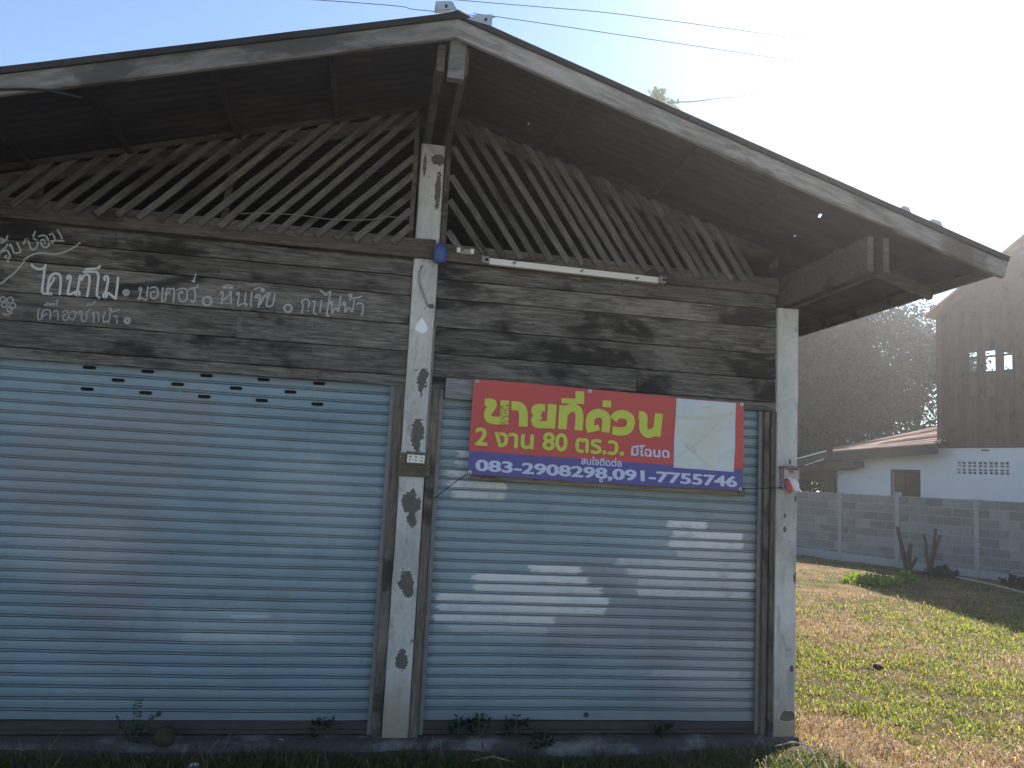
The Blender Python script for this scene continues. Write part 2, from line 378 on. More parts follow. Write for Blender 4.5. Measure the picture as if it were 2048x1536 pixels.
# lattices
def lattice(side):
    mb = MB()
    if side < 0: xs = [-.115*i-.222 for i in range(21)]; ang = lambda x: rad(47)
    else:
        xs = [.219, .373, .489, .607, .699, .804, .914, 1.015, 1.112, 1.197, 1.286, 1.371, 1.458, 1.551, 1.624, 1.715, 1.807, 1.874, 1.952, 2.049, 2.142, 2.218]
        xs = [.10]+xs; ang = lambda x: rad(180-53-2.2*x)
    for x in xs:
        a = ang(x)+rad(random.uniform(-1.3, 1.3)); zb = 2.968+random.uniform(-.006, .006)+(0 if side < 0 else -.006*x)
        dx, dz = math.cos(a), math.sin(a)
        # run up to the roof line or to the pillar's side post
        top = lambda t: roofz(x+dx*t)-.012-(zb+dz*t)
        t = 0
        while t < 2 and top(t) > 0 and (x+dx*t < -.12 if side < 0 else x+dx*t > .125): t += .01
        if t < .1: continue
        y = -.041+random.uniform(-.002, .002) if side < 0 else -.022+random.uniform(-.002, .002)
        mb.plank((x, y, zb), (x+dx*t, y+.012, zb+dz*t), random.uniform(.037, .044), .016, up=(-dz, 0, dx), n=5, wob=.0015, bev=.002)
    o = mb.build('lattice_panel', W_SLAT if side < 0 else W_SLAT_R, shed, 'slanted slats left of the centre pillar' if side < 0 else 'slanted slats right of the centre pillar')
    # rafter the slats are nailed to
    r = MB(); xe = (LX+.1) if side < 0 else PX
    for dz, yy in ((-.075, .02),):
        r.plank((RX+.1*side, yy, roofz(RX+.1*side)+dz), (xe, yy, roofz(xe)+dz), .085, .035, n=12, wob=.001)
    if side < 0:
        r.plank((-.110, -.018, 3.02), (-.110, -.018, 3.84), .03, .03, up=(1, 0, 0))
        r.plank((-1.245, .02, 3.02), (-1.215, .02, 3.50), .042, .02, up=(1, 0, 0))
        r.plank((-2.30, .02, 3.0), (-2.30, .02, 3.2), .06, .03, up=(1, 0, 0))
    else:
        r.plank((.098, -.002, 3.01), (.098, -.002, 3.86), .035, .03, up=(1, 0, 0))
        r.plank((2.37, .02, 2.9), (2.37, .02, 3.17), .06, .03, up=(1, 0, 0))
    r.build('lattice_frame', W_BEAM, o)
    t = MB(); xa = RX+(.10 if side > 0 else -.13); t.plank((xa, -.062 if side < 0 else -.045, roofz(xa)-.022), (xe, -.062 if side < 0 else -.045, roofz(xe)-.022), .036, .012, n=12, wob=.0012); t.build('top_batten', W_DARK, o)
lattice(-1); lattice(1)

# roller shutters
def shutter_mat(name, patches, warm, base_a, base_b, soft=()):
    m = Mat(name, .55, .35); X = m.sep()
    big = m.noise(1.3, m.mapv((1, 1, 1.6)), 4, .6, .3); mid = m.noise(5, m.mapv((1, 1, .8)), 5, .65); fine = m.noise(60, m.mapv((.4, 1, 1)), 4, .6)
    c = m.ramp(big, [(.28, base_a), (.55, base_b), (.75, tuple(.5*(p+q) for p, q in zip(base_a, base_b)))])
    c = m.mix(m.math('MULTIPLY', m.step(mid, .48, .72), .5), c, (.16, .185, .195))
    st = m.noise(2.3, m.mapv((5, 1, .35)), 4, .6)
    c = m.mix(m.math('MULTIPLY', m.step(st, .56, .78), .26), c, (.15, .14, .145))
    slat = m.noise(1., m.mapv((.25, 1, 15.7)), 2, .5); c = m.mix(m.math('MULTIPLY', m.step(slat, .40, .70), .22), c, (.30, .345, .37))
    scr = m.noise(3, m.mapv((1, 1, 40)), 5, .75); c = m.mix(m.math('MULTIPLY', m.step(scr, .60, .70), .3), c, (.13, .14, .15))
    zones = m.vmax([m.blob(*w, .5, 6, .3, X, mid) for w in warm])
    c = m.mix(m.math('MULTIPLY', zones, .45), c, (.24, .20, .205))
    nz = m.noise(9, m.mapv((1.2, 1, 7)), 5, .65)
    pale = m.vmax([m.blob(*w, .6, 5, .35, X, mid) for w in soft]) if soft else 0.
    c = m.mix(m.math('MULTIPLY', pale, .25), c, (.44, .45, .455))
    msk = None
    for (x0, x1, z0, z1, op) in patches:
        r = m.math('MULTIPLY', m.rect(x0, x1, z0, z1, .012, .035, X, nz), op)
        msk = r if msk is None else m.math('MAXIMUM', msk, r)
    if msk is not None:
        msk = m.math('MULTIPLY', msk, m.step(m.math('ADD', mid, m.math('MULTIPLY', nz, .5)), .42, .75))
        c = m.mix(msk, c, m.mix(mid, (.48, .49, .49), (.64, .65, .645)))
    c = m.mix(m.math('MULTIPLY', m.step(fine, .55, .8), .25), c, (.13, .15, .17))
    dirt = m.math('MULTIPLY', m.math('SUBTRACT', 1, m.step(m.math('ADD', X[2], m.math('MULTIPLY', mid, .35)), .16, .52)), .55)
    c = m.mix(dirt, c, (.13, .13, .125))
    m.color(c); m.bump(fine, .08, .002); return m.m
zr = lambda k: (.142+.0632*k+.006, .142+.0632*(k+1)-.0125)     # slat k counted from the bottom
PT = []
def slab(k, x0, x1, op=1.): z = zr(k); PT.append((x0, x1, z[0], z[1], op))
slab(18, 1.69, 1.95); slab(17, 1.72, 2.21); slab(16, 1.70, 2.21, .9); slab(15, 1.75, 2.26, .45); slab(14, 1.34, 2.30, .5); slab(13, 1.42, 2.31, .75); slab(12, 1.5, 2.30, .5); slab(11, 1.5, 2.27, .7)
slab(13, .78, 1.11); slab(12, .43, 1.16); slab(11, .43, 1.25, .8); slab(10, .20, 1.30, .95); slab(9, .21, 1.28, .8); slab(8, .20, .95, .8); slab(7, .3, .9, .35)
slab(24, .28, .6, .9); slab(23, .27, .6, .8); slab(22, .21, .6, .95); slab(21, .24, .6, .9); slab(20, .26, .6, .7)
slab(3, 1.6, 2.2, .2); slab(6, 1.9, 2.3, .2)
M_SH_R = shutter_mat('shutter_paint_patched', PT, [(2.0, .5, .55, .4), (1.2, .75, .35, .3), (2.1, 1.05, .35, .4)], (.160, .225, .268), (.212, .275, .315), [(.8, .76, .6, .22), (1.95, 1.12, .42, .22), (1.55, .95, .35, .1), (2.1, .35, .3, .2)])
M_SH_L = shutter_mat('shutter_paint_faded', [(-1.25, -.62, .505, .56, .22), (-1.0, -.78, .655, .67, .4)], [(-2.05, 1.45, .25, .35), (-1.6, 1.6, .3, .3), (-1.7, 1.0, .3, .5), (-1.35, 1.8, .15, .2)], (.132, .200, .252), (.178, .250, .296), [(-.95, .62, .5, .1), (-1.9, 1.0, .3, .2), (-.6, 1.35, .35, .25)])
M_BAR = plain('rusty_bottom_bar', (.055, .05, .045), .8, .2, 0, .35)
M_RAIL = plain('grimy_steel', (.17, .165, .16), .6, .4, .3, .4)
M_BLACK = plain('deep_shadow_gap', (.01, .01, .01), .9, .1)
VENTS = [(-1.925, 2.0715), (-1.60, 2.0715), (-1.267, 2.0715), (-.935, 2.0715), (-.603, 2.0715), (-1.76, 2.0075), (-1.425, 2.0075), (-1.09, 2.0075), (-.77, 2.0075), (-1.925, 1.9435), (-1.60, 1.9435), (-1.267, 1.9435), (-.935, 1.9435), (-.603, 1.9435)]
DENTS = [(-1.7, .8, .16, .10, .010), (-.6, .35, .2, .12, .012), (-1.2, 1.35, .25, .1, .008), (.6, .5, .18, .12, .010), (1.7, .42, .22, .14, .012), (1.2, 1.15, .2, .1, .008), (2.1, .8, .12, .1, .008)]
def DENT(x, z): return sum(d*math.exp(-((x-a)/r)**2-((z-b)/q)**2) for a, b, r, q, d in DENTS)
def WAVE(x, z): return .004*math.sin(x*2.1+z*1.3)+.003*math.sin(x*5+z*9)+DENT(x, z)
def shutter(x0, x1, mat, vents, label, Z0, SP):
    mb = MB(); y = .075
    prof = []                               # profile down one slat: flat face, two grooves
    z = .075; rows = [(y, .075)]
    k = 0
    while True:
        zb = Z0+SP*k
        if zb > 2.16: break
        # groove pair at zb: lower lip, roll, upper lip
        for dy, dz in ((0, -.0092), (.020, -.0087), (.020, -.0047), (-.002, -.0042), (-.005, -.002), (-.005, .002), (-.002, .0042), (.020, .0047), (.020, .0087), (.001, .0092)):
            rows.append((y+dy, zb+dz))
        rows.append((y-.0025, zb+.028)); rows.append((y-.002, zb+.044)); k += 1
    rows.append((y, 2.19))
    vz = sorted({round(v[1], 4) for v in vents})
    xs = {x0, x1}; nseg = 30
    for i in range(nseg+1): xs.add(x0+(x1-x0)*i/nseg)
    xs = sorted(xs); V = []; F = []
    n = len(rows)
    for i, x in enumerate(xs):
        for (yy, zz) in rows: V.append((x, yy+WAVE(x, zz), zz+.0025*math.sin(x*1.7)+.0012*math.sin(x*7+round(zz/SP)*2.4)))
    for i in range(len(xs)-1):
        for j in range(n-1): F.append((i*n+j, i*n+j+1, (i+1)*n+j+1, (i+1)*n+j)[::-1])
    mb.add(V, F, smooth=False)
    o = mb.build('roller_shutter', mat, shed, label)
    if vents:
        # stamped louvre slots: a dark slot with a raised lip
        for vx, vz_ in vents:
            s = MB(); w, h = .036, .0105; P = []; Q = []
            for t in range(16):
                a = 2*math.pi*t/16; cx = (w-h)*(1 if math.cos(a) > 0 else -1)
                P.append((vx+cx+h*math.cos(a), y-.0065+WAVE(vx+cx, vz_), vz_+h*math.sin(a))); Q.append((vx+cx+h*1.25*math.cos(a), y-.002, vz_+h*1.35*math.sin(a)))
            s.add(P, [tuple(range(16))]); s.build('vent_slot', M_BLACK, o)
    bb = MB(); bb.box(x0, x1, .052, .082, .028, .074); bb.box(x0, x1, .044, .0515, .006, .027); bb.build('bottom_bar', M_BAR, o)
    for xa, xb in ((x0-.012, x0+.016), (x1-.016, x1+.012)):
        g = MB(); g.box(xa, xb, .040, .046, 0, 2.12); g.box(xa if xa < x0 else xb-.005, (xa+.005) if xa < x0 else xb, .0465, .105, 0, 2.12); g.build('guide_rail', M_RAIL, o)
    lk = MB(); xl = x0+(x1-x0)*.478; lk.tube([(xl, y-.010, .108), (xl, y+.005, .108)], .013, 12); lk.build('lock', M_BAR, o)
    return o
shutter(LX+PW+.02, -.148, M_SH_L, VENTS, 'faded blue roller shutter with a grid of vent slots', .129, .0636)
shutter(.150, 2.312, M_SH_R, [], 'blue roller shutter with rough white paint patches', .142, .0632)
for i, (x0, x1, w) in enumerate(((-.138, -.080, .03), (.080, .132, .02), (2.325, 2.362, .03), (2.364, 2.400, .012))):
    j = MB(); j.plank(((x0+x1)/2, w, -.01), ((x0+x1)/2+.002, w, 2.085), x1-x0, .03, up=(1, 0, 0), n=16, wob=.001); j.build('door_jamb', W_JAMB, shed)

# roof
HOLES = [(-1.222, -.771, .011), (-1.207, -.427, .008), (2.337, -.623, .013), (2.383, -.249, .008), (.573, -.228, .005)]
M_TIN = Mat('rusty_roof_tin', .75, .3, .2)
nz_ = M_TIN.noise(1.6, M_TIN.mapv((1, 3, 1)), 6, .65); M_TIN.color(M_TIN.ramp(nz_, [(.3, (.012, .0105, .010)), (.5, (.024, .020, .018)), (.7, (.05, .040, .034))])); M_TIN = M_TIN.m
def roof_sheet():
    mb = MB(); xs = sorted({-3.3, 3.28, RX, *[-3.3+i*.45 for i in range(15)], *[h[0]+s*h[2]*.6 for h in HOLES for s in (-1, 1)]})
    xs = [x for x in xs if -3.3 <= x <= 3.28]
    ys = sorted({*[-1.035+.0127*i for i in range(int(10.2/.0127))], *[h[1]+s*h[2] for h in HOLES for s in (-1, 1)]})
    prof = lambda y: .009*math.sin(2*math.pi*(y+1.035)/.0762)
    V = [(x, y, roofz(x)+.012+prof(y)+.003*math.sin(x*1.9+y*.7)) for x in xs for y in ys]; n = len(ys); F = []
    for i in range(len(xs)-1):
        for j in range(n-1):
            cx, cy = (xs[i]+xs[i+1])/2, (ys[j]+ys[j+1])/2
            if any(abs(cx-h[0]) < h[2]*.6 and abs(cy-h[1]) < h[2] for h in HOLES): continue
            F.append((i*n+j, (i+1)*n+j, (i+1)*n+j+1, i*n+j+1))
    mb.add(V, F, .5, True); return mb.build('roof_sheet', M_TIN, shed)
roof = roof_sheet()
# rusty rolled edge over the fascia
for s_, x0 in ((-1, -3.3), (1, 3.27)):
    x1 = RX-.006*s_; yy = -1.036 if s_ < 0 else -1.0375
    e = MB(); e.plank((x0, yy, roofz(x0)+.006), (x1, yy, 3.9375), .034, .012, n=12, wob=.001); e.build('verge_trim', M_TIN, roof)
M_GALV = plain('galvanised_steel', (.36, .38, .40), .45, .5, .6, .3, 9)
M_BOLT = plain('bolt_rubber', (.02, .02, .02), .7)
rc = MB(); zc = 3.930
rc.prism([(RX-.10, 0, roofz(RX-.10)+.026), (RX, 0, zc+.038), (RX+.10, 0, roofz(RX+.10)+.026), (RX+.10, 0, roofz(RX+.10)+.029), (RX, 0, zc+.041), (RX-.10, 0, roofz(RX-.10)+.029)], (0, -1.03, 0), (0, 9.1, 0)); rc.build('ridge_cap', M_GALV, roof)
for tab, bolt in (([(-.090, 3.985), (-.005, 4.0), (.022, 3.958), (-.075, 3.943)], (-.035, 3.966)), ([(.080, 3.915), (.134, 3.948), (.210, 3.960), (.209, 3.895)], (.175, 3.925))):
    t = MB(); t.prism([(x, -1.048, z) for x, z in tab], (0, 0, 0), (0, .004, 0))
    t.prism([(tab[0][0], -1.046, tab[0][1]), (tab[1][0], -1.046, tab[1][1]), (tab[1][0]+.01, -.93, tab[1][1]+.006), (tab[0][0], -.93, tab[0][1]+.006)], (0, 0, 0), (0, 0, .003))
    o = t.build('bent_tin_tab', M_GALV, roof)
    k = MB(); k.tube([(bolt[0], -1.056, bolt[1]), (bolt[0], -1.047, bolt[1])], .0075, 8); k.build('bolt', M_BOLT, o)
for x, l, tl in ((2.62, .04, .032), (2.81, .055, .032)):
    t = MB(); z = roofz(x)+.02
    t.add([(x-l, -1.03, z+SL*l), (x-l*.5, -1.04, z+tl), (x+l*.4, -1.04, z+tl*.75), (x+l, -1.03, z-SL*l), (x-l, -.90, z+SL*l), (x-l*.5, -.88, z+tl*.8), (x+l*.4, -.88, z+tl*.5), (x+l, -.90, z-SL*l)], [(0, 1, 5, 4), (1, 2, 6, 5), (2, 3, 7, 6), (0, 3, 2, 1), (4, 5, 6, 7)]); t.build('loose_tin_flap', M_GALV, roof)
# fascia boards on the verge, rafters, purlins, beams
for s_, x0 in ((-1, -3.28), (1, 3.26)):
    x1 = RX-.016*s_; yy = -1.012 if s_ < 0 else -1.0145; zz = 3.930+.0046
    f = MB(); f.plank((x0, yy, roofz(x0)-.060), (x1, yy, zz-.060), .100, .030, n=14, wob=.0011, bev=.004); f.build('fascia_board', W_FASCIA if s_ < 0 else W_FASCIA_R, shed)
rb = MB()
for xo in (-.064, .064):
    rb.plank((RX+xo-.005, -.95, 3.735), (RX+xo-.028, 8.9, 3.735), .15, .04, n=10, wob=.0022); 
rb.build('ridge_beam', W_BEAM, shed, 'doubled timber ridge beam with split ends')
kb = MB(); kb.plank((RX+.012, -.965, 3.612), (RX+.018, -.965, 3.85), .088, .05, up=(1, 0, 0), n=3, bev=.004); kb.build('hanging_post', W_FASCIA, shed)
for xm, xn in ((PX+PW/2+.01, 1), (LX+PW/2, -1)):
    sb = MB()
    for xo in (-.05, .05): sb.plank((xm+xo, -.97, 2.915), (xm+xo, 8.9, 2.915), .20, .035, n=10, wob=.002)
    sb.build('side_beam', W_BEAM, shed)
for x, w in ((-.62, .03), (-1.20, .035), (-1.80, .032), (-2.33, .035), (.75, .03), (1.45, .03), (2.02, .03), (2.95, .04), (3.2, .03), (-2.95, .04)):
    p_ = MB(); pts = [(x+random.uniform(-.012, .012), -.99+i*.9, roofz(x)-.012-w/2) for i in range(12)]
    for a, c in zip(pts[:-1], pts[1:]): p_.plank(a, c, w, w*.9, n=2, wob=.001)
    p_.build('purlin', W_DARK, shed)
for y in (-.42, 3.0, 6.0):
    for xa, xb in ((PX+PW if y < 0 else RX+.13, 3.25), (-3.25, LX if y < 0 else RX-.13)):
        r = MB(); r.plank((xa, y, roofz(xa)-.075), (xb, y, roofz(xb)-.075), .07, .035, n=6); r.build('rafter', W_BEAM, shed)
for x in (3.255, -3.27):
    e = MB(); e.plank((x, -.99, roofz(x)-.035), (x, 9.0, roofz(x)-.035), .08, .02, n=12, wob=.002); e.build('eave_board', W_BEAM, shed)
# side and back walls, floor
for x in (PX+PW-.03, LX+.03):
    s_ = MB()
    for i in range(17):
        s_.plank((x, PW+.002, .02+.17*i+.08), (x, 8.9, .02+.17*i+.08), .172, .02, n=6, wob=.001)
    s_.build('side_wall', W_SIDE, shed)
bw = MB(); bw.prism([(LX, 8.9, -.05), (PX+PW, 8.9, -.05), (PX+PW, 8.9, 3.1), (RX, 8.9, 3.9), (LX, 8.9, 3.1)], (0, 0, 0), (0, .03, 0)); bw.build('back_wall', W_SIDE, shed)
M_CONC = Mat('dirty_concrete', .95, .1); n1 = M_CONC.noise(3, detail=6, rough=.65); n2 = M_CONC.noise(45, detail=4)
M_CONC.color(M_CONC.mix(M_CONC.step(n1, .47, .66), (.085, .075, .065), M_CONC.mix(n2, (.17, .15, .135), (.26, .235, .215)))); M_CONC.bump(M_CONC.math('ADD', n1, n2), .6, .02); M_CONC = M_CONC.m
ap = MB(); V = []; F = []; xs = np.linspace(LX-.1, PX+PW+.02, 80)
for x in xs:
    w = .10+.17*fbm(x, 0.3, 77, 1.6)-.06; w = max(.04, w)
    if x > 1.75: w = max(.02, w-(x-1.75)*.22)
    V += [(x, .35, -.002), (x, -.01, -.004), (x, -w*.8, -.012), (x, -w, -.035+.008*math.sin(x*9)), (x, -w-.02, -.16)]
for i in range(len(xs)-1):
    for j in range(4): F.append((i*5+j, i*5+j+1, i*5+6+j, i*5+5+j))
ap.add(V, F, .5, True); ap.build('concrete_apron', M_CONC, shed)
fl = MB(); fl.box(LX, PX+PW-.05, .351, 8.89, -.15, -.003); fl.build('floor_slab', M_CONC, shed)

# wires and pipe fixed to the shed
M_WIRE = plain('grey_cable', (.16, .16, .165), .6)
M_CORD = plain('black_cord', (.015, .015, .015), .7)
for pts, r, mt, nm in (([(.086, -.004, 3.62), (.100, -.018, 3.50), (.088, -.006, 3.42), (.088, -.004, 3.05)], .003, M_WIRE, 'wire'),
        ([(-.02, -.006, 2.86), (-.035, -.01, 2.78), (-.01, -.008, 2.70), (.03, -.006, 2.60)], .0014, M_CORD, 'wire'),
        ([(-.028, -.006, 2.86), (-.045, -.01, 2.77), (-.012, -.008, 2.68), (.026, -.006, 2.59)], .0014, M_CORD, 'wire'),
        ([(.100, -.002, 2.49), (.083, -.006, 2.47), (.081, -.008, 2.3), (.079, -.007, 2.0), (.080, -.006, 1.70)], .006, M_WIRE, 'conduit_pipe'),
        ([(-1.25, .0, 3.06), (-1.0, -.052, 3.075), (-.8, -.054, 3.085), (-.6, -.053, 3.08), (-.38, -.055, 3.10), (-.25, -.053, 3.135), (-.12, -.02, 3.14)], .003, M_WIRE, 'wire'),
        ([(.30, -.04, 3.03), (.335, -.045, 2.985), (.35, -.04, 2.965)], .003, M_WIRE, 'wire'),
        ([(-2.4, -1.03, 3.18), (-2.07, -1.034, 3.235), (-1.9, -1.034, 3.255), (-1.72, -1.032, 3.24)], .006, M_CORD, 'wire')):
    w = MB()
    P = [Vector(p) for p in pts]; Q = []
    for i in range(len(P)-1):
        for k in range(6):
            t = k/6; p0 = P[max(i-1, 0)]; p1 = P[i]; p2 = P[i+1]; p3 = P[min(i+2, len(P)-1)]
            Q.append(.5*((2*p1)+(p2-p0)*t+(2*p0-5*p1+4*p2-p3)*t*t+(3*p1-p0-3*p2+p3)*t*t*t))
    Q.append(P[-1]); w.tube(Q, r, 6); w.build(nm, mt, shed)

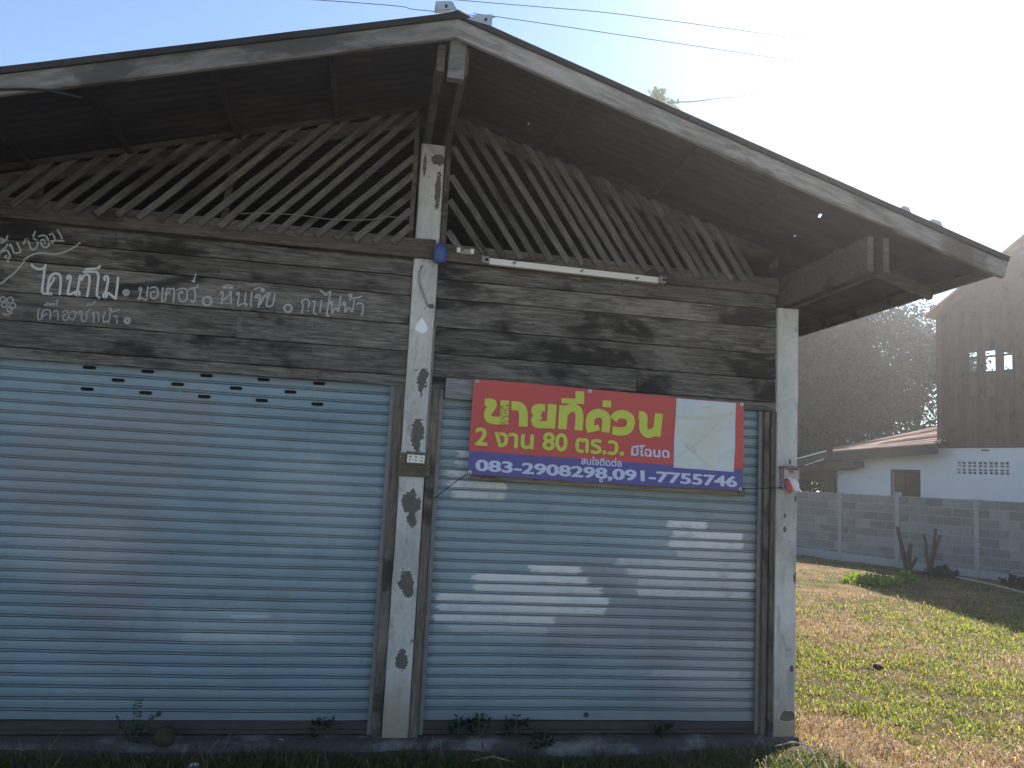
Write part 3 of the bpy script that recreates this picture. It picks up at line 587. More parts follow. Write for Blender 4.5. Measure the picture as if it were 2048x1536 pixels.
# hand-painted lettering on the left plank wall
def chalk(name, c, thresh):
    m = Mat(name, .9, .1); n = m.noise(34, m.mapv((1, 1, 1)), 5, .7); n2 = m.noise(7, detail=3)
    m.color(m.mix(n, tuple(x*.75 for x in c), c)); a = m.step(m.math('ADD', n, m.math('MULTIPLY', m.math('SUBTRACT', n2, .5), .5)), thresh-.12, thresh+.06)
    m.link(a, m.b.inputs['Alpha']); return m.m
M_CHALK = chalk('white_lettering_paint', (.58, .58, .58), .26); M_FAINT = chalk('worn_lettering_paint', (.34, .34, .335), .31); M_MED = chalk('rubbed_lettering_paint', (.40, .40, .40), .32)
STROKES = {
 'heading': [
  (10, [(-2472,2779),(-2467,2789),(-2455,2781),(-2458,2761),(-2468,2762)]),
  (10, [(-2454,2771),(-2438,2785),(-2432,2804)]),
  (10, [(-2432,2753),(-2435,2736),(-2454,2717),(-2462,2695)]),
  (11, [(-2447,2708),(-2430,2722),(-2415,2706),(-2406,2686),(-2410,2666),(-2425,2667),(-2432,2678),(-2424,2686)]),
  (11, [(-2418,2665),(-2418,2648)]),
  (10, [(-2409,2744),(-2420,2748),(-2415,2759),(-2402,2737),(-2388,2699),(-2348,2718),(-2365,2741),(-2382,2771)]),
  (10, [(-2346,2767),(-2345,2781),(-2328,2798),(-2319,2783),(-2309,2752),(-2296,2734),(-2279,2742),(-2269,2766),(-2270,2791),(-2293,2802)]),
  (11, [(-2296,2815),(-2291,2845)]),
  (11, [(-2267,2818),(-2245,2830),(-2222,2820),(-2209,2792),(-2210,2763),(-2232,2754),(-2249,2768),(-2255,2794),(-2238,2803),(-2228,2791),(-2235,2781)]),
  (10, [(-2211,2833),(-2201,2846),(-2186,2831),(-2175,2806),(-2189,2786),(-2199,2793),(-2189,2800),(-2129,2805)]),
  (10, [(-2174,2869),(-2156,2847),(-2140,2819)]),
  (10, [(-2441,2515),(-2418,2534),(-2406,2557),(-2383,2573),(-2357,2615),(-2339,2646),(-2325,2677),(-2289,2707),(-2247,2723),(-2193,2719),(-2149,2724),(-2107,2748),(-2074,2771),(-2039,2802)]),
 ],
 'dynamo': [
  (14, [(-2289,2647),(-2275,2632),(-2248,2622),(-2219,2632),(-2214,2653)]),
  (14, [(-2217,2633),(-2214,2560),(-2213,2482),(-2195,2480)]),
  (14, [(-2180,2482),(-2185,2534),(-2183,2580),(-2163,2608),(-2132,2606),(-2119,2574),(-2115,2483)]),
  (13, [(-2179,2517),(-2166,2550),(-2156,2573),(-2162,2580)]),
  (13, [(-2184,2480),(-2160,2483)]),
  (14, [(-2084,2580),(-2087,2594),(-2078,2605),(-2067,2591),(-2071,2540),(-2074,2483),(-2044,2497),(-2017,2515),(-2007,2498),(-2017,2483),(-2032,2492),(-2026,2510)]),
  (14, [(-2019,2608),(-2022,2515)]),
  (14, [(-2007,2582),(-2002,2609),(-1982,2619),(-1966,2608),(-1963,2550),(-1965,2486)]),
  (14, [(-2003,2631),(-1957,2638),(-1919,2635),(-1917,2564),(-1914,2486),(-1898,2484)]),
  (14, [(-1996,2648),(-1959,2656),(-1927,2659),(-1914,2673)]),
  (14, [(-1882,2594),(-1886,2609),(-1876,2620),(-1863,2611),(-1863,2564),(-1868,2514),(-1879,2501),(-1872,2484),(-1859,2489),(-1860,2520),(-1835,2505),(-1808,2484)]),
  (14, [(-1810,2616),(-1808,2559),(-1808,2485)]),
 ],
 'washer': [
  (9, [(-2220,2390),(-2219,2332),(-2206,2323)]),
  (9, [(-2197,2329),(-2199,2368),(-2186,2387),(-2161,2389),(-2151,2367),(-2152,2333)]),
  (9, [(-2191,2344),(-2173,2364)]),
  (8, [(-2194,2414),(-2174,2432),(-2151,2418),(-2192,2413)]),
  (9, [(-2151,2418),(-2153,2429)]),
  (9, [(-2141,2419),(-2142,2430)]),
  (9, [(-2128,2416),(-2126,2452)]),
  (8, [(-2139,2375),(-2126,2391),(-2114,2382),(-2108,2332)]),
  (8, [(-2091,2379),(-2073,2396),(-2056,2380),(-2054,2341),(-2070,2329),(-2085,2344),(-2085,2362),(-2070,2367)]),
  (8, [(-2045,2383),(-2031,2392),(-2017,2391),(-2019,2354),(-2031,2333),(-2046,2351)]),
  (9, [(-2005,2382),(-1994,2399),(-1983,2386),(-1984,2347),(-1972,2330),(-1956,2340),(-1955,2369),(-1963,2386),(-1944,2409)]),
  (9, [(-1964,2431),(-1955,2445),(-1943,2434),(-1931,2444),(-1922,2458)]),
  (9, [(-1915,2334),(-1916,2378),(-1930,2385),(-1909,2398),(-1892,2392),(-1887,2341)]),
  (9, [(-1860,2402),(-1868,2357),(-1856,2332),(-1848,2354),(-1830,2331),(-1831,2409)]),
  (9, [(-1841,2414),(-1836,2429),(-1825,2420),(-1829,2405),(-1811,2409),(-1783,2424)]),
  (9, [(-1808,2380),(-1794,2383),(-1785,2340)]),
  (9, [(-1714,2362),(-1716,2352),(-1721,2345),(-1729,2342),(-1738,2344),(-1745,2350),(-1748,2359),(-1747,2368),(-1742,2376),(-1733,2379),(-1724,2377),(-1718,2371),(-1714,2362)]),
  (9, [(-1721,2360),(-1722,2355),(-1725,2350),(-1730,2349),(-1735,2350),(-1739,2353),(-1741,2358),(-1740,2364),(-1737,2368),(-1732,2370),(-1727,2369),(-1723,2365),(-1721,2360)]),
 ],
 'flower': [
  (8, [(-2403,2429),(-2404,2421),(-2409,2415),(-2415,2412),(-2423,2413),(-2429,2419),(-2431,2426),(-2430,2434),(-2426,2441),(-2419,2443),(-2412,2442),(-2406,2437),(-2403,2429)]),
  (9, [(-2362,2428),(-2363,2419),(-2368,2411),(-2376,2408),(-2384,2410),(-2391,2416),(-2394,2425),(-2393,2434),(-2388,2441),(-2380,2445),(-2372,2443),(-2365,2437),(-2362,2428)]),
  (8, [(-2345,2396),(-2346,2386),(-2351,2379),(-2359,2376),(-2368,2378),(-2374,2384),(-2378,2393),(-2377,2402),(-2371,2409),(-2364,2412),(-2355,2411),(-2348,2405),(-2345,2396)]),
  (9, [(-2360,2373),(-2361,2365),(-2365,2360),(-2371,2357),(-2378,2359),(-2383,2363),(-2386,2370),(-2385,2378),(-2381,2383),(-2374,2386),(-2368,2385),(-2362,2380),(-2360,2373)]),
  (8, [(-2391,2396),(-2392,2389),(-2396,2383),(-2403,2380),(-2410,2381),(-2416,2387),(-2419,2394),(-2418,2402),(-2413,2408),(-2407,2410),(-2400,2409),(-2394,2404),(-2391,2396)]),
  (9, [(-2404,2342),(-2379,2336),(-2358,2354)]),
 ],
 'dot': [
  (18, [(-1743,2528),(-1744,2521),(-1749,2515),(-1757,2515),(-1763,2519),(-1766,2526),(-1765,2534),(-1759,2539),(-1752,2540),(-1746,2536),(-1743,2528)]),
  (18, [(-1751,2527),(-1752,2524),(-1756,2524),(-1758,2527),(-1756,2530),(-1753,2531),(-1751,2527)]),
 ],
 'motor': [
  (9, [(-1676,2546),(-1687,2552),(-1680,2568),(-1670,2558),(-1675,2539),(-1677,2505),(-1685,2496),(-1678,2490),(-1674,2506),(-1641,2492)]),
  (10, [(-1638,2574),(-1637,2493)]),
  (10, [(-1623,2567),(-1601,2579),(-1580,2565),(-1576,2521),(-1597,2501),(-1617,2513),(-1618,2542),(-1600,2551),(-1593,2544)]),
  (10, [(-1553,2575),(-1551,2506),(-1551,2492),(-1541,2495)]),
  (10, [(-1531,2498),(-1533,2563),(-1525,2578),(-1508,2569),(-1493,2581),(-1486,2561),(-1486,2494)]),
  (10, [(-1531,2532),(-1513,2558)]),
  (9, [(-1473,2568),(-1452,2584),(-1416,2582),(-1409,2518),(-1423,2501),(-1452,2501),(-1462,2556),(-1441,2565),(-1441,2551)]),
  (10, [(-1405,2578),(-1385,2591),(-1360,2596),(-1357,2614)]),
  (10, [(-1374,2584),(-1363,2545),(-1366,2508),(-1381,2502),(-1386,2512)]),
  (10, [(-1394,2637),(-1378,2626),(-1384,2643),(-1374,2675)]),
 ],
 'ring': [
  (13, [(-1269,2520),(-1270,2508),(-1276,2498),(-1286,2492),(-1297,2491),(-1308,2495),(-1316,2504),(-1319,2515),(-1318,2527),(-1312,2537),(-1302,2543),(-1291,2544),(-1280,2540),(-1273,2531),(-1269,2520)]),
  (12, [(-798,2516),(-799,2506),(-805,2497),(-814,2492),(-824,2491),(-833,2495),(-840,2502),(-843,2512),(-842,2523),(-836,2532),(-827,2537),(-817,2538),(-808,2534),(-801,2526),(-798,2516)]),
 ],
 'grinder': [
  (9, [(-1213,2570),(-1226,2570),(-1218,2587),(-1206,2578),(-1208,2546),(-1211,2507)]),
  (10, [(-1204,2530),(-1179,2557),(-1164,2575),(-1173,2585),(-1160,2589),(-1162,2570),(-1155,2513)]),
  (9, [(-1214,2609),(-1200,2623),(-1179,2630),(-1148,2613),(-1192,2612),(-1214,2609)]),
  (10, [(-1121,2574),(-1132,2575),(-1121,2591),(-1112,2581),(-1116,2536),(-1118,2497),(-1098,2515),(-1076,2524),(-1062,2518),(-1070,2508)]),
  (10, [(-1077,2589),(-1077,2523)]),
  (10, [(-1042,2595),(-1042,2511),(-1033,2509)]),
  (10, [(-1020,2562),(-1013,2584),(-991,2585),(-986,2557),(-997,2524),(-994,2505)]),
  (10, [(-1013,2568),(-992,2556),(-988,2511),(-967,2584)]),
  (9, [(-1030,2613),(-1001,2632),(-970,2619),(-991,2615)]),
  (10, [(-973,2617),(-974,2611),(-980,2609),(-985,2610),(-988,2616),(-986,2622),(-981,2625),(-975,2623),(-973,2617)]),
  (10, [(-947,2576),(-960,2578),(-949,2598),(-930,2599),(-945,2574),(-947,2547),(-953,2513),(-911,2518),(-906,2596)]),
 ],
 'planer': [
  (10, [(-736,2491),(-732,2547),(-746,2560),(-733,2579),(-708,2583),(-694,2560),(-701,2534)]),
  (10, [(-700,2511),(-699,2507)]),
  (10, [(-681,2569),(-662,2577),(-664,2540),(-669,2499),(-648,2493)]),
  (10, [(-625,2582),(-629,2507)]),
  (10, [(-639,2646),(-614,2632),(-602,2614),(-594,2631),(-575,2645)]),
  (10, [(-576,2642),(-582,2570),(-588,2485),(-571,2487)]),
  (10, [(-560,2576),(-562,2570),(-567,2567),(-573,2569),(-576,2574),(-574,2580),(-568,2583),(-563,2581),(-560,2576)]),
  (10, [(-560,2566),(-558,2493),(-537,2556),(-517,2510),(-515,2562),(-511,2619)]),
  (10, [(-479,2575),(-481,2568),(-487,2565),(-493,2567),(-496,2573),(-494,2580),(-488,2583),(-482,2581),(-479,2575)]),
  (9, [(-479,2566),(-480,2509),(-458,2563),(-432,2513),(-428,2599)]),
  (10, [(-445,2631),(-447,2624),(-453,2621),(-460,2623),(-463,2630),(-461,2636),(-454,2640),(-448,2638),(-445,2631)]),
  (10, [(-446,2620),(-456,2599)]),
  (10, [(-439,2613),(-404,2621),(-386,2632)]),
  (10, [(-410,2575),(-397,2587),(-372,2584),(-370,2547),(-375,2509)]),
 ],
}

for g, (mt, k) in dict(heading=(M_MED, 1.), dynamo=(M_CHALK, 1.), washer=(M_FAINT, 1.0), flower=(M_FAINT, 1.), dot=(M_FAINT, 1.1), motor=(M_MED, 1.), ring=(M_MED, 1.), grinder=(M_MED, 1.), planer=(M_MED, 1.)).items():
    s = MB(); w_dot = None
    for w, pts in STROKES[g]:
        if g == 'ring': s = MB()
        if g == 'washer' and len(pts) == 13 and pts[0][0] > -1790 and not s.v == [] and w_dot is None: s.build('painted_lettering', mt, wl); s = MB(); w_dot = 1
        P = [(x/1000, z/1000) for x, z in pts]
        for _ in range(2):                 # corner cutting
            if len(P) > 2:
                Q = [P[0]]
                for a, c in zip(P[:-1], P[1:]): Q += [(a[0]*.75+c[0]*.25, a[1]*.75+c[1]*.25), (a[0]*.25+c[0]*.75, a[1]*.25+c[1]*.75)]
                P = Q+[P[-1]]
        P = [p for i, p in enumerate(P) if i == 0 or math.hypot(p[0]-P[i-1][0], p[1]-P[i-1][1]) > .0008]
        ribbon(s, P, w/1000*k, lambda x, z: board_y(z)-.0035-random.random()*.0004)
        if g == 'ring': s.build('painted_dot', mt, wl)
    if g != 'ring': s.build('painted_dot' if w_dot or g == 'dot' else 'painted_lettering', mt, wl)
M_WHITEPAINT = plain('white_spot_paint', (.72, .75, .78), .6, .3, 0, .05)
t = MB(); P = [(-.003+.0, 2.523), (.012, 2.502), (.030, 2.478), (.036, 2.455), (.031, 2.437), (.008, 2.425), (-.020, 2.432), (-.042, 2.446), (-.038, 2.470), (-.020, 2.498)]
t.prism([(x, -.0025, z) for x, z in P], (0, 0, 0), (0, .002, 0)); t.build('white_paint_mark', M_WHITEPAINT, shed)

# ---------------------------------------------------------------- banner
def bend(x, z):
    """out-of-plane ripple of the vinyl"""
    return -.031-.005*math.sin((x-z*1.6)*5.5)-.003*math.sin((x*1.1+z*2.7)*8)-.002*math.sin(x*17-z*6)-.003*math.exp(-((x-.95)/.16)**2)
def vinyl(name, c):
    m = Mat(name, .42, .4); n = m.noise(5, detail=4); f = m.noise(40, detail=3)
    m.color(m.mix(m.math('MULTIPLY', n, .35), c, tuple(x*.75+.02 for x in c))); m.bump(m.math('ADD', n, m.math('MULTIPLY', f, .05)), .12, .01); return m.m
V_RED = vinyl('red_vinyl', (.44, .055, .050)); V_BLUE = vinyl('blue_vinyl', (.072, .062, .24)); V_YEL = vinyl('yellow_print', (.46, .50, .055)); V_LIL = vinyl('pale_lettering', (.46, .50, .68))
V_MAP = Mat('map_print', .45, .4); n = V_MAP.noise(2.5, V_MAP.mapv((1, 1, 1.5)), 4); V_MAP.color(V_MAP.ramp(n, [(.35, (.40, .45, .47)), (.5, (.48, .52, .52)), (.66, (.47, .475, .43))])); V_MAP = V_MAP.m
V_ROAD = vinyl('map_roads', (.46, .475, .43)); V_LINE = vinyl('map_lines', (.30, .30, .29)); V_DOT = vinyl('brown_speckle', (.30, .13, .03))
M_RING = plain('grommet_metal', (.62, .63, .62), .35, .5, .8, .1)
banner = thing('vinyl_banner', (1.25, -.03, 1.85), 'red and blue vinyl land for sale banner with yellow Thai lettering', 'banner')
BTL, BTR, BBR, BBL = (.343, 2.155), (2.149, 2.128), (2.152, 1.549), (.337, 1.563)
def bpt(u, v):
    """u along, v down the banner 0..1"""
    x = (BTL[0]*(1-u)+BTR[0]*u)*(1-v)+(BBL[0]*(1-u)+BBR[0]*u)*v; z = (BTL[1]*(1-u)+BTR[1]*u)*(1-v)+(BBL[1]*(1-u)+BBR[1]*u)*v
    z += .004*math.sin(u*math.pi*2)*(1-v)-.004*math.sin(u*math.pi)*v
    return x, z
sh = MB(); NU, NV = 90, 28; vb = .757
vrow = sorted([i/NV for i in range(NV+1)]+[vb]); V = []
for v in vrow:
    for i in range(NU+1): x, z = bpt(i/NU, v); V.append((x, bend(x, z), z))
k = NU+1; F = []; top = []
for j in range(len(vrow)-1):
    for i in range(NU): F.append((j*k+i, j*k+i+1, (j+1)*k+i+1, (j+1)*k+i)[::-1]); top.append(0 if vrow[j] < vb-1e-6 else 1)
sh.add(V, F, .5, True); o = sh.build('banner_sheet', [V_RED, V_BLUE], banner); o.data.polygons.foreach_set('material_index', top)

def text_mesh(s, ext, bold, quad, name, mat, dil=1.0):
    """built-in font text fitted into quad ((x,z) tl, tr, bl) of the banner; bold by stacking shifted copies"""
    c = bpy.data.curves.new(name, 'FONT'); c.body = s; c.size = 1; c.resolution_u = 5
    o = bpy.data.objects.new(name, c); COL.objects.link(o); bpy.context.view_layer.update()
    me = bpy.data.meshes.new_from_object(o.evaluated_get(bpy.context.evaluated_depsgraph_get()))
    V = [tuple(v.co[:2]) for v in me.vertices]; F = [tuple(p.vertices) for p in me.polygons]
    bpy.data.objects.remove(o); bpy.data.curves.remove(c); bpy.data.meshes.remove(me)
    x0 = min(v[0] for v in V)-bold; x1 = max(v[0] for v in V)+bold; y0 = min(v[1] for v in V)-bold*dil; y1 = max(v[1] for v in V)+bold*dil
    tl, tr, bl = quad; mb = MB()
    sh_ = [(0, 0)]+[(bold*math.cos(a), bold*dil*math.sin(a)) for a in [2*math.pi*i/10 for i in range(10)]] if bold else [(0, 0)]
    for i, (dx, dy) in enumerate(sh_):
        W = []
        for x, y in V:
            u = (x+dx-x0)/(x1-x0); v = (y1-y-dy)/(y1-y0)
            X = tl[0]+(tr[0]-tl[0])*u+(bl[0]-tl[0])*v; Z = tl[1]+(tr[1]-tl[1])*u+(bl[1]-tl[1])*v
            W.append((X, bend(X, Z)-ext-.00012*i, Z))
        mb.add(W, F)
    return mb.build(name, mat, banner)
text_mesh('2 งาน 80 ตร.ว.', .0022, .030, ((.371, 1.857), (1.338, 1.846), (.371, 1.742)), 'lettering', V_YEL)
text_mesh('มีโฉนด', .0022, .030, ((1.384, 1.808), (1.641, 1.806), (1.384, 1.736)), 'lettering', V_LIL)
text_mesh('สนใจติดต่อ', .0022, .030, ((1.053, 1.717), (1.326, 1.714), (1.053, 1.662)), 'lettering', V_LIL)
text_mesh('083-2908298,091-7755746', .0022, .040, ((.382, 1.657), (2.112, 1.640), (.384, 1.576)), 'lettering', V_LIL, .7)
H1 = [(48,[(420,2013),(475,2019),(470,1986),(443,1960),(443,1920),(471,1903),(551,1908)]),(56,[(548,2036),(548,1958),(547,1885)]),(56,[(591,2005),(642,2007),(671,1979),(671,1878)]),(46,[(806,2005),(747,2005),(739,1970),(781,1953)]),(46,[(781,1953),(741,1935),(747,1899),(784,1896),(843,1900)]),(56,[(851,2031),(850,1959),(847,1877)]),(57,[(925,2029),(923,1878)]),(52,[(931,1983),(971,2020),(1015,2013),(1031,1980),(1028,1876)]),(33,[(909,2057),(1059,2062)]),(28,[(1001,2084),(1058,2085)]),(30,[(1000,2111),(1057,2111)]),(56,[(1112,1870),(1097,1921),(1103,1971),(1149,1997),(1201,1984),(1210,1946),(1205,1874)]),(37,[(1107,1886),(1162,1903)]),(43,[(1179,2058),(1236,2057)]),(54,[(1254,1958),(1276,1991),(1327,2001),(1371,1979),(1377,1934),(1355,1896),(1308,1884),(1251,1890)]),(56,[(1425,1998),(1461,1997),(1456,1925),(1469,1890),(1503,1881),(1554,1909)]),(56,[(1561,2018),(1551,1869)])]

h = MB()
for i, (w, pts) in enumerate(H1):
    P = [(x/1000, z/1000) for x, z in pts]
    for _ in range(2):
        if len(P) > 2:
            Q = [P[0]]
            for a, c in zip(P[:-1], P[1:]): Q += [(a[0]*.75+c[0]*.25, a[1]*.75+c[1]*.25), (a[0]*.25+c[0]*.75, a[1]*.25+c[1]*.75)]
            P = Q+[P[-1]]
    ribbon(h, P, w/1000, lambda x, z, i=i: bend(x, z)-.0022-.00015*i, cap=False)
h.build('lettering', V_YEL, banner)
# speckled fine print across the first letter
s = MB(); r_ = random.Random(3)
for i in range(120):
    x = r_.uniform(.522, .572); z = r_.uniform(1.868, 2.015)-(.0 if r_.random() > .2 else .0); w = r_.uniform(.002, .005); hh = r_.uniform(.001, .003); y = bend(x, z)-.0052
    s.add([(x-w, y, z-hh), (x+w, y, z-hh*.6), (x+w*.8, y, z+hh), (x-w*.7, y, z+hh*.7)], [(0, 1, 2, 3)])
s.build('fine_print', V_DOT, banner)
# map panel
def patch(mb, quad, ext, n=14, m_=14):
    V = []
    for j in range(m_+1):
        for i in range(n+1):
            u, v = i/n, j/m_
            x = (quad[0][0]*(1-u)+quad[1][0]*u)*(1-v)+(quad[3][0]*(1-u)+quad[2][0]*u)*v; z = (quad[0][1]*(1-u)+quad[1][1]*u)*(1-v)+(quad[3][1]*(1-u)+quad[2][1]*u)*v
            V.append((x, bend(x, z)-ext, z))
    mb.add(V, [(j*(n+1)+i, j*(n+1)+i+1, (j+1)*(n+1)+i+1, (j+1)*(n+1)+i)[::-1] for j in range(m_) for i in range(n)], .5, True)
q = ((1.681, 2.126), (2.095, 2.122), (2.087, 1.668), (1.670, 1.675))
mp = MB(); patch(mp, q, .0018); mo = mp.build('map_panel', V_LIL, banner)
mp = MB(); patch(mp, ((1.690, 2.117), (2.086, 2.113), (2.079, 1.677), (1.679, 1.683)), .0026); mp.build('map_face', V_MAP, mo)
for w, P in ((.026, [(1.688, 2.008), (1.80, 2.004), (1.95, 2.018), (2.084, 2.055)]), (.014, [(1.70, 1.75), (1.80, 1.82), (1.89, 1.90), (2.00, 2.02)]), (.008, [(1.72, 1.86), (1.90, 1.70)])): rd = MB(); ribbon(rd, P, w, lambda x, z: bend(x, z)-.0034, cap=False); rd.build('map_road', V_ROAD, mo)
for w, P in ((.003, [(1.745, 1.822), (1.875, 1.727)]), (.003, [(1.775, 1.835), (1.755, 1.815), (1.80, 1.782), (1.822, 1.802)]), (.003, [(1.79, 1.822), (1.812, 1.80)]), (.007, [(1.736, 2.028), (1.742, 2.028)]), (.008, [(1.856, 1.896), (1.862, 1.896)]), (.003, [(1.86, 2.08), (1.92, 2.079)])): ln = MB(); ribbon(ln, P, w, lambda x, z: bend(x, z)-.0040, cap=False); ln.build('map_line', V_LINE, mo)
for gx_, gz_ in ((.365, 2.143), (1.094, 2.132), (2.136, 2.116), (.351, 1.576), (1.192, 1.567), (2.137, 1.560)):
    g = MB(); y = bend(gx_, gz_)-.002; n = 14; V = []
    for r, yy in ((.0115, 0), (.0105, -.003), (.006, -.003), (.005, 0)): V += [(gx_+r*math.cos(2*math.pi*i/n), y+yy, gz_+r*math.sin(2*math.pi*i/n)) for i in range(n)]
    g.add(V, [(j*n+i, j*n+(i+1) % n, (j+1)*n+(i+1) % n, (j+1)*n+i) for j in range(3) for i in range(n)], .5, True)
    o = g.build('grommet', M_RING, banner)
    d = MB(); d.add([(gx_+.0052*math.cos(2*math.pi*i/10), y+.0002, gz_+.0052*math.sin(2*math.pi*i/10)) for i in range(10)], [tuple(range(10))]); d.build('grommet_hole', M_BLACK, o)
c = MB(); c.tube([(.351, -.036, 1.576), (.27, -.02, 1.515), (.205, .02, 1.455), (.15, .04, 1.405)], .003, 6); c.build('tie_cord', M_CORD, banner)
c = MB(); c.tube([(2.137, -.036, 1.560), (2.20, -.03, 1.566), (2.31, -.012, 1.572), (2.40, -.03, 1.580), (2.43, -.05, 1.585)], .0028, 6); c.build('tie_cord', M_CORD, banner)

# the boards the banner is nailed to
M_OLD = wood('grey_old_plank', (.07, .072, .07), (.16, .165, .165), (.27, .28, .28), (1, 14, 14), .2, 3)
b = MB(); b.plank((.172, .003, 2.090), (1.95, .003, 2.072), .128, .022, n=10, wob=.0012)
b.build('wooden_plank', M_OLD, None, 'grey plank sticking out behind the top left corner of the banner', 'plank', origin=(1.0, .003, 2.08))
M_OLD2 = wood('brown_old_plank', (.06, .05, .035), (.15, .13, .095), (.24, .21, .16), (1, 14, 14), .2, 3)
b = MB(); b.plank((.36, .003, 1.565), (2.18, .003, 1.543), .065, .02, n=10, wob=.001)
b.build('wooden_batten', M_OLD2, None, 'brown batten showing under the lower edge of the banner', 'plank', origin=(1.2, .003, 1.55))

# ---------------------------------------------------------------- fittings on the shed front
M_TUBE = plain('white_enamel', (.60, .58, .52), .4, .4, 0, .08, 8); M_SOCK = plain('grey_socket', (.25, .24, .22), .6)
lamp = thing('lamp_batten', (.95, -.03, 2.90), 'long white fluorescent lamp batten without its tube on the right beam', 'lamp fitting')
lb = MB(); lb.prism([(.395, -.050, 2.935), (1.53, -.050, 2.917), (1.53, -.050, 2.879), (.395, -.050, 2.897)], (0, 0, 0), (0, .035, 0)); lb.build('batten_body', M_TUBE, lamp)
for x, z in ((.372, 2.917), (1.552, 2.897)):
    e = MB(); e.box(x-.018, x+.018, -.070, -.016, z-.021, z+.021); e.box(x-.026, x-.019, -.085, -.02, z-.020, z+.024); o = e.build('lamp_holder', M_SOCK, lamp)
    e = MB(); e.tube([(x+.004, -.078, z), (x+.004, -.071, z)], .010, 10); e.build('holder_contact', M_BLACK, o)
for x, z in ((.555, 2.917), (1.00, 2.907), (1.375, 2.896)):
    e = MB(); e.tube([(x, -.062, z), (x, -.051, z)], [.004, .009], 8); e.tube([(x, -.060, z), (x+.014, -.066, z+.006)], .004, 6); e.build('clip', M_SOCK, lamp)
bl = thing('starter_holder', (.23, -.02, 2.97), 'small white and grey starter holder beside the lamp batten', 'starter holder')
e = MB(); e.box(.19, .292, -.026, -.012, 2.953, 2.985); e.build('holder_base', M_SOCK, bl)
for x in (.198, .285):
    e = MB(); e.box(x-.011, x+.011, -.040, -.0265, 2.955, 2.986); e.build('holder_clip', M_TUBE, bl)
e = MB(); e.tube([(.19, -.02, 2.967), (.17, -.025, 2.972), (.158, -.02, 2.965)], .003, 5); e.tube([(.205, -.03, 2.951), (.29, -.03, 2.948)], .002, 5); e.build('wire', M_WIRE, bl)
M_BLUEPL = plain('blue_plastic', (.045, .075, .22), .5, .4, 0, .25, 14)
cup = MB(); n = 16; V = []
for z, r in ((2.868, .030), (2.872, .041), (2.93, .046), (2.962, .043), (2.978, .030), (2.992, .024)):
    V += [(.082+r*math.cos(2*math.pi*i/n)*(1+.08*math.sin(3*i+z*40)), -.062+r*.8*math.sin(2*math.pi*i/n)*(1+.06*math.cos(2*i+z*60)), z) for i in range(n)]
cup.add(V, [tuple(range(n))[::-1], tuple(range(5*n, 6*n))]+[(j*n+i, j*n+(i+1) % n, (j+1)*n+(i+1) % n, (j+1)*n+i) for j in range(5) for i in range(n)], .5, True)
cup.build('plastic_cover', M_BLUEPL, None, 'blue plastic cover hung where the beams meet the centre pillar', 'plastic cover', origin=(.08, -.06, 2.93))

sock = thing('socket_board', (0, -.01, 1.6), 'brown wooden board with a white socket on the centre pillar', 'socket')
e = MB(); e.plank((-.087, -.012, 1.603), (.106, -.012, 1.601), .142, .020, n=4, bev=.004); e.build('mounting_board', M_OLD2, sock)
e = MB(); e.plank((-.045, -.033, 1.642), (.098, -.033, 1.640), .082, .016, n=2, bev=.003); e.build('backing_block', W_JAMB, sock)
e = MB(); e.prism([(-.038, -.058, 1.664), (.068, -.058, 1.662), (.066, -.058, 1.614), (-.040, -.058, 1.616)], (0, 0, 0), (0, .014, 0)); pl = e.build('socket_plate', M_TUBE, sock)
for x, z, r in ((-.021, 1.651, .0052), (-.022, 1.631, .0045), (.014, 1.650, .0052), (.014, 1.630, .0045), (.050, 1.648, .0045), (.049, 1.629, .0045), (-.004, 1.640, .0028), (.032, 1.639, .0028)):
    e = MB(); e.tube([(x, -.0588, z), (x, -.0583, z)], r, 8); e.build('socket_hole', M_BLACK, pl)

# mailbox with a rolled paper in its slot
M_BOXM = plain('dusty_pink_tin', (.34, .29, .285), .6, .35, .1, .15); M_BOXE = plain('faded_red_edge', (.24, .11, .10), .6)
mbx = thing('mailbox', (2.48, -.04, 1.64), 'small tin mailbox with a faded red lid on the corner pillar', 'mailbox')
e = MB(); e.box(2.424, 2.532, -.066, -.061, 1.640, 1.712); e.box(2.424, 2.429, -.061, -.003, 1.572, 1.712); e.box(2.5275, 2.532, -.061, -.003, 1.572, 1.712); e.box(2.4292, 2.5273, -.008, -.003, 1.572, 1.712); e.box(2.4292, 2.5273, -.064, -.0085, 1.572, 1.577); e.build('mailbox_body', M_BOXM, mbx)
e = MB(); e.prism([(2.418, -.074, 1.713), (2.418, -.074, 1.721), (2.478, -.074, 1.730), (2.538, -.074, 1.721), (2.538, -.074, 1.713)], (0, 0, 0), (0, .072, 0)); e.build('lid', M_BOXE, mbx)
e = MB(); e.box(2.436, 2.524, -.0685, -.0662, 1.702, 1.708); e.build('slot', M_BLACK, mbx)
e = MB()
for x in (2.466, 2.482): e.tube([(x, -.0675, 1.690), (x, -.0663, 1.690)], .006, 8); e.box(x-.006, x+.005, -.0672, -.0664, 1.679, 1.682)
e.build('number_mark', M_BLACK, mbx)
M_PAPER = plain('crumpled_paper', (.58, .56, .56), .8, .2, 0, .2, 30); M_PAPR = plain('red_print_paper', (.42, .10, .09), .8, .2, 0, .4, 30)
pp = thing('folded_paper', (2.47, -.07, 1.60), 'red and white folded paper stuffed into the mailbox', 'paper')
